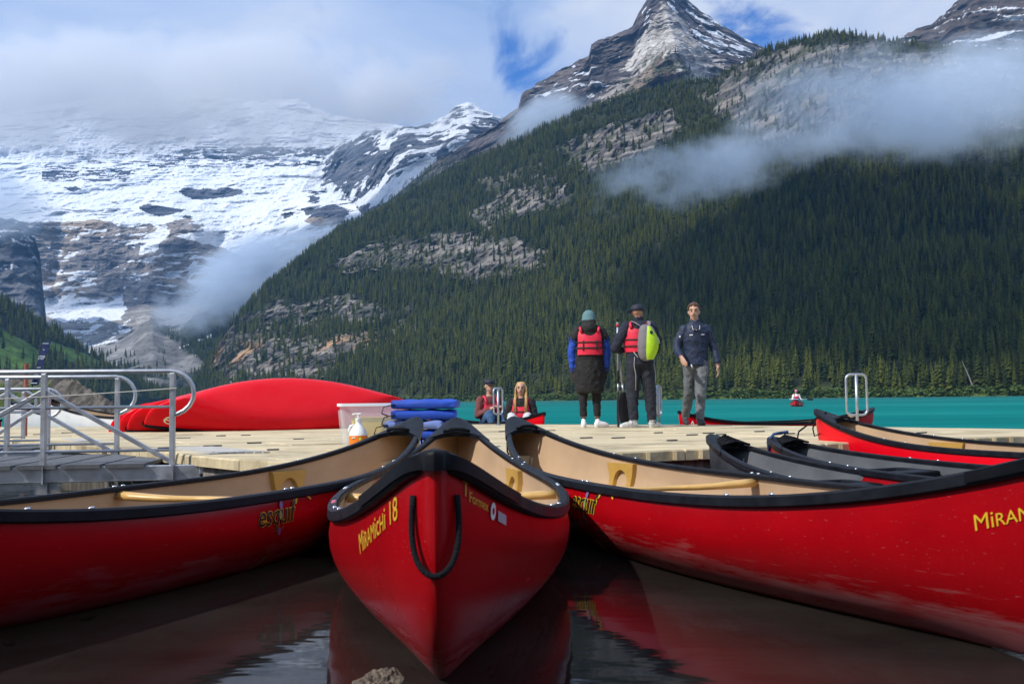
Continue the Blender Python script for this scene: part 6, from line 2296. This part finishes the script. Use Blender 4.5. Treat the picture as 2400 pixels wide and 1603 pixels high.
# ------------------------------------------------------------------ weathered stump at the water's edge
q = on(872, 1588, .06)
rr_ = np.random.default_rng(2)
b_ = MB(); b_.ball((0, 0, 0), 1.0, 40, 26)
vv_ = np.array(b_.v)
an_ = np.arctan2(vv_[:, 1], vv_[:, 0])
fib = fbm(vv_[:, 0] * 6, vv_[:, 1] * 6, vv_[:, 2] * 1.4, 4, .6, True)
big = fbm(vv_[:, 0] * 1.6, vv_[:, 1] * 1.6, vv_[:, 2] * 1.6, 3)
rad = .62 + .5 * big + .42 * (fib - .5)
vv_ = vv_ * rad[:, None] * np.array([.095, .070, .060])
b_.v = [tuple(x) for x in vv_]
st = b_.build('stump', mat('weathered_driftwood', (.13, .105, .08), .95, var=.75, scale=16, bump=1.0, bscale=30, stretch=(5, 5, 1), detail=8), smooth=False)
st.location = (q.x, q.y, .005)
st.rotation_euler = (R(15), R(-20), R(20))
tag(st, 'weathered grey brown stump breaking the water at the bottom edge', 'stump')
b_ = MB()
rr = random.Random(17)
for k in range(26):                     # stones on the bottom in front
    pass

# ------------------------------------------------------------------ stones lying on the lake bed
base = MB(); base.ball((0, 0, 0), 1.0, 10, 7)
for k in range(12):
    x_, y_ = rr.uniform(-2.2, 1.6), rr.uniform(2.2, 4.6)
    sc_ = rr.uniform(.015, .045)
    b_ = MB()
    off = rr.uniform(0, 50)
    pv = np.array(base.v)
    nz = fbm(pv[:, 0] * 1.2 + off, pv[:, 1] * 1.2, pv[:, 2] * 1.2, 3)
    pv = pv * (.6 + .8 * nz)[:, None] * np.array([1.2, .9, .55]) * sc_
    b_.add([tuple(p) for p in pv], base.f)
    o = b_.build('stone', mat('wet_stone', (.038, .032, .027), .7, var=.5, scale=12), smooth=True)
    o.location = (x_, y_, -.215)
    o.rotation_euler = (0, 0, rr.random() * 6)
    tag(o, 'small brown stone on the lake bed in the shallow water', 'stone', 'stones on the lake bed')

# ------------------------------------------------------------------ wooded shore behind the camera (closes off the sky on that side)
b_ = MB()
nx = 60
vs_, fs_ = [], []
xs_ = np.linspace(-140, 140, nx)
prof = [(-4, -.5), (-9, .6), (-16, 1.8), (-30, 3.0), (-60, 4.5), (-120, 7)]
for yy, zz in prof:
    for x_ in xs_: vs_.append((x_, yy - .004 * x_ * x_ * (1 if abs(yy) < 50 else 0), zz + .5 * math.sin(x_ * .3 + yy)))
for j in range(len(prof) - 1):
    for i in range(nx - 1): fs_.append((j * nx + i, j * nx + i + 1, (j + 1) * nx + i + 1, (j + 1) * nx + i))
b_.add(vs_, fs_)
shb = b_.build('shore_bank', mat('shore_soil', (.09, .075, .055), .95, var=.4, scale=.6), smooth=True)
tag(shb, kind='structure')
rngB = np.random.default_rng(8)
PBk = np.stack([rngB.uniform(-110, 120, 420), rngB.uniform(-95, -24, 420), np.full(420, 2.0)], -1)
SBk = rngB.uniform(11, 19, 420)
keep = ~((PBk[:, 0] < 0) & (PBk[:, 1] > -1.6 * 24 - .0 * PBk[:, 0]) & (PBk[:, 0] > -60))
bw = gn_scatter('shore_wood', PBk[keep], SBk[keep], PROTO, 1.5, 21)
tag(bw, 'conifer wood on the near shore behind the camera', 'forest')
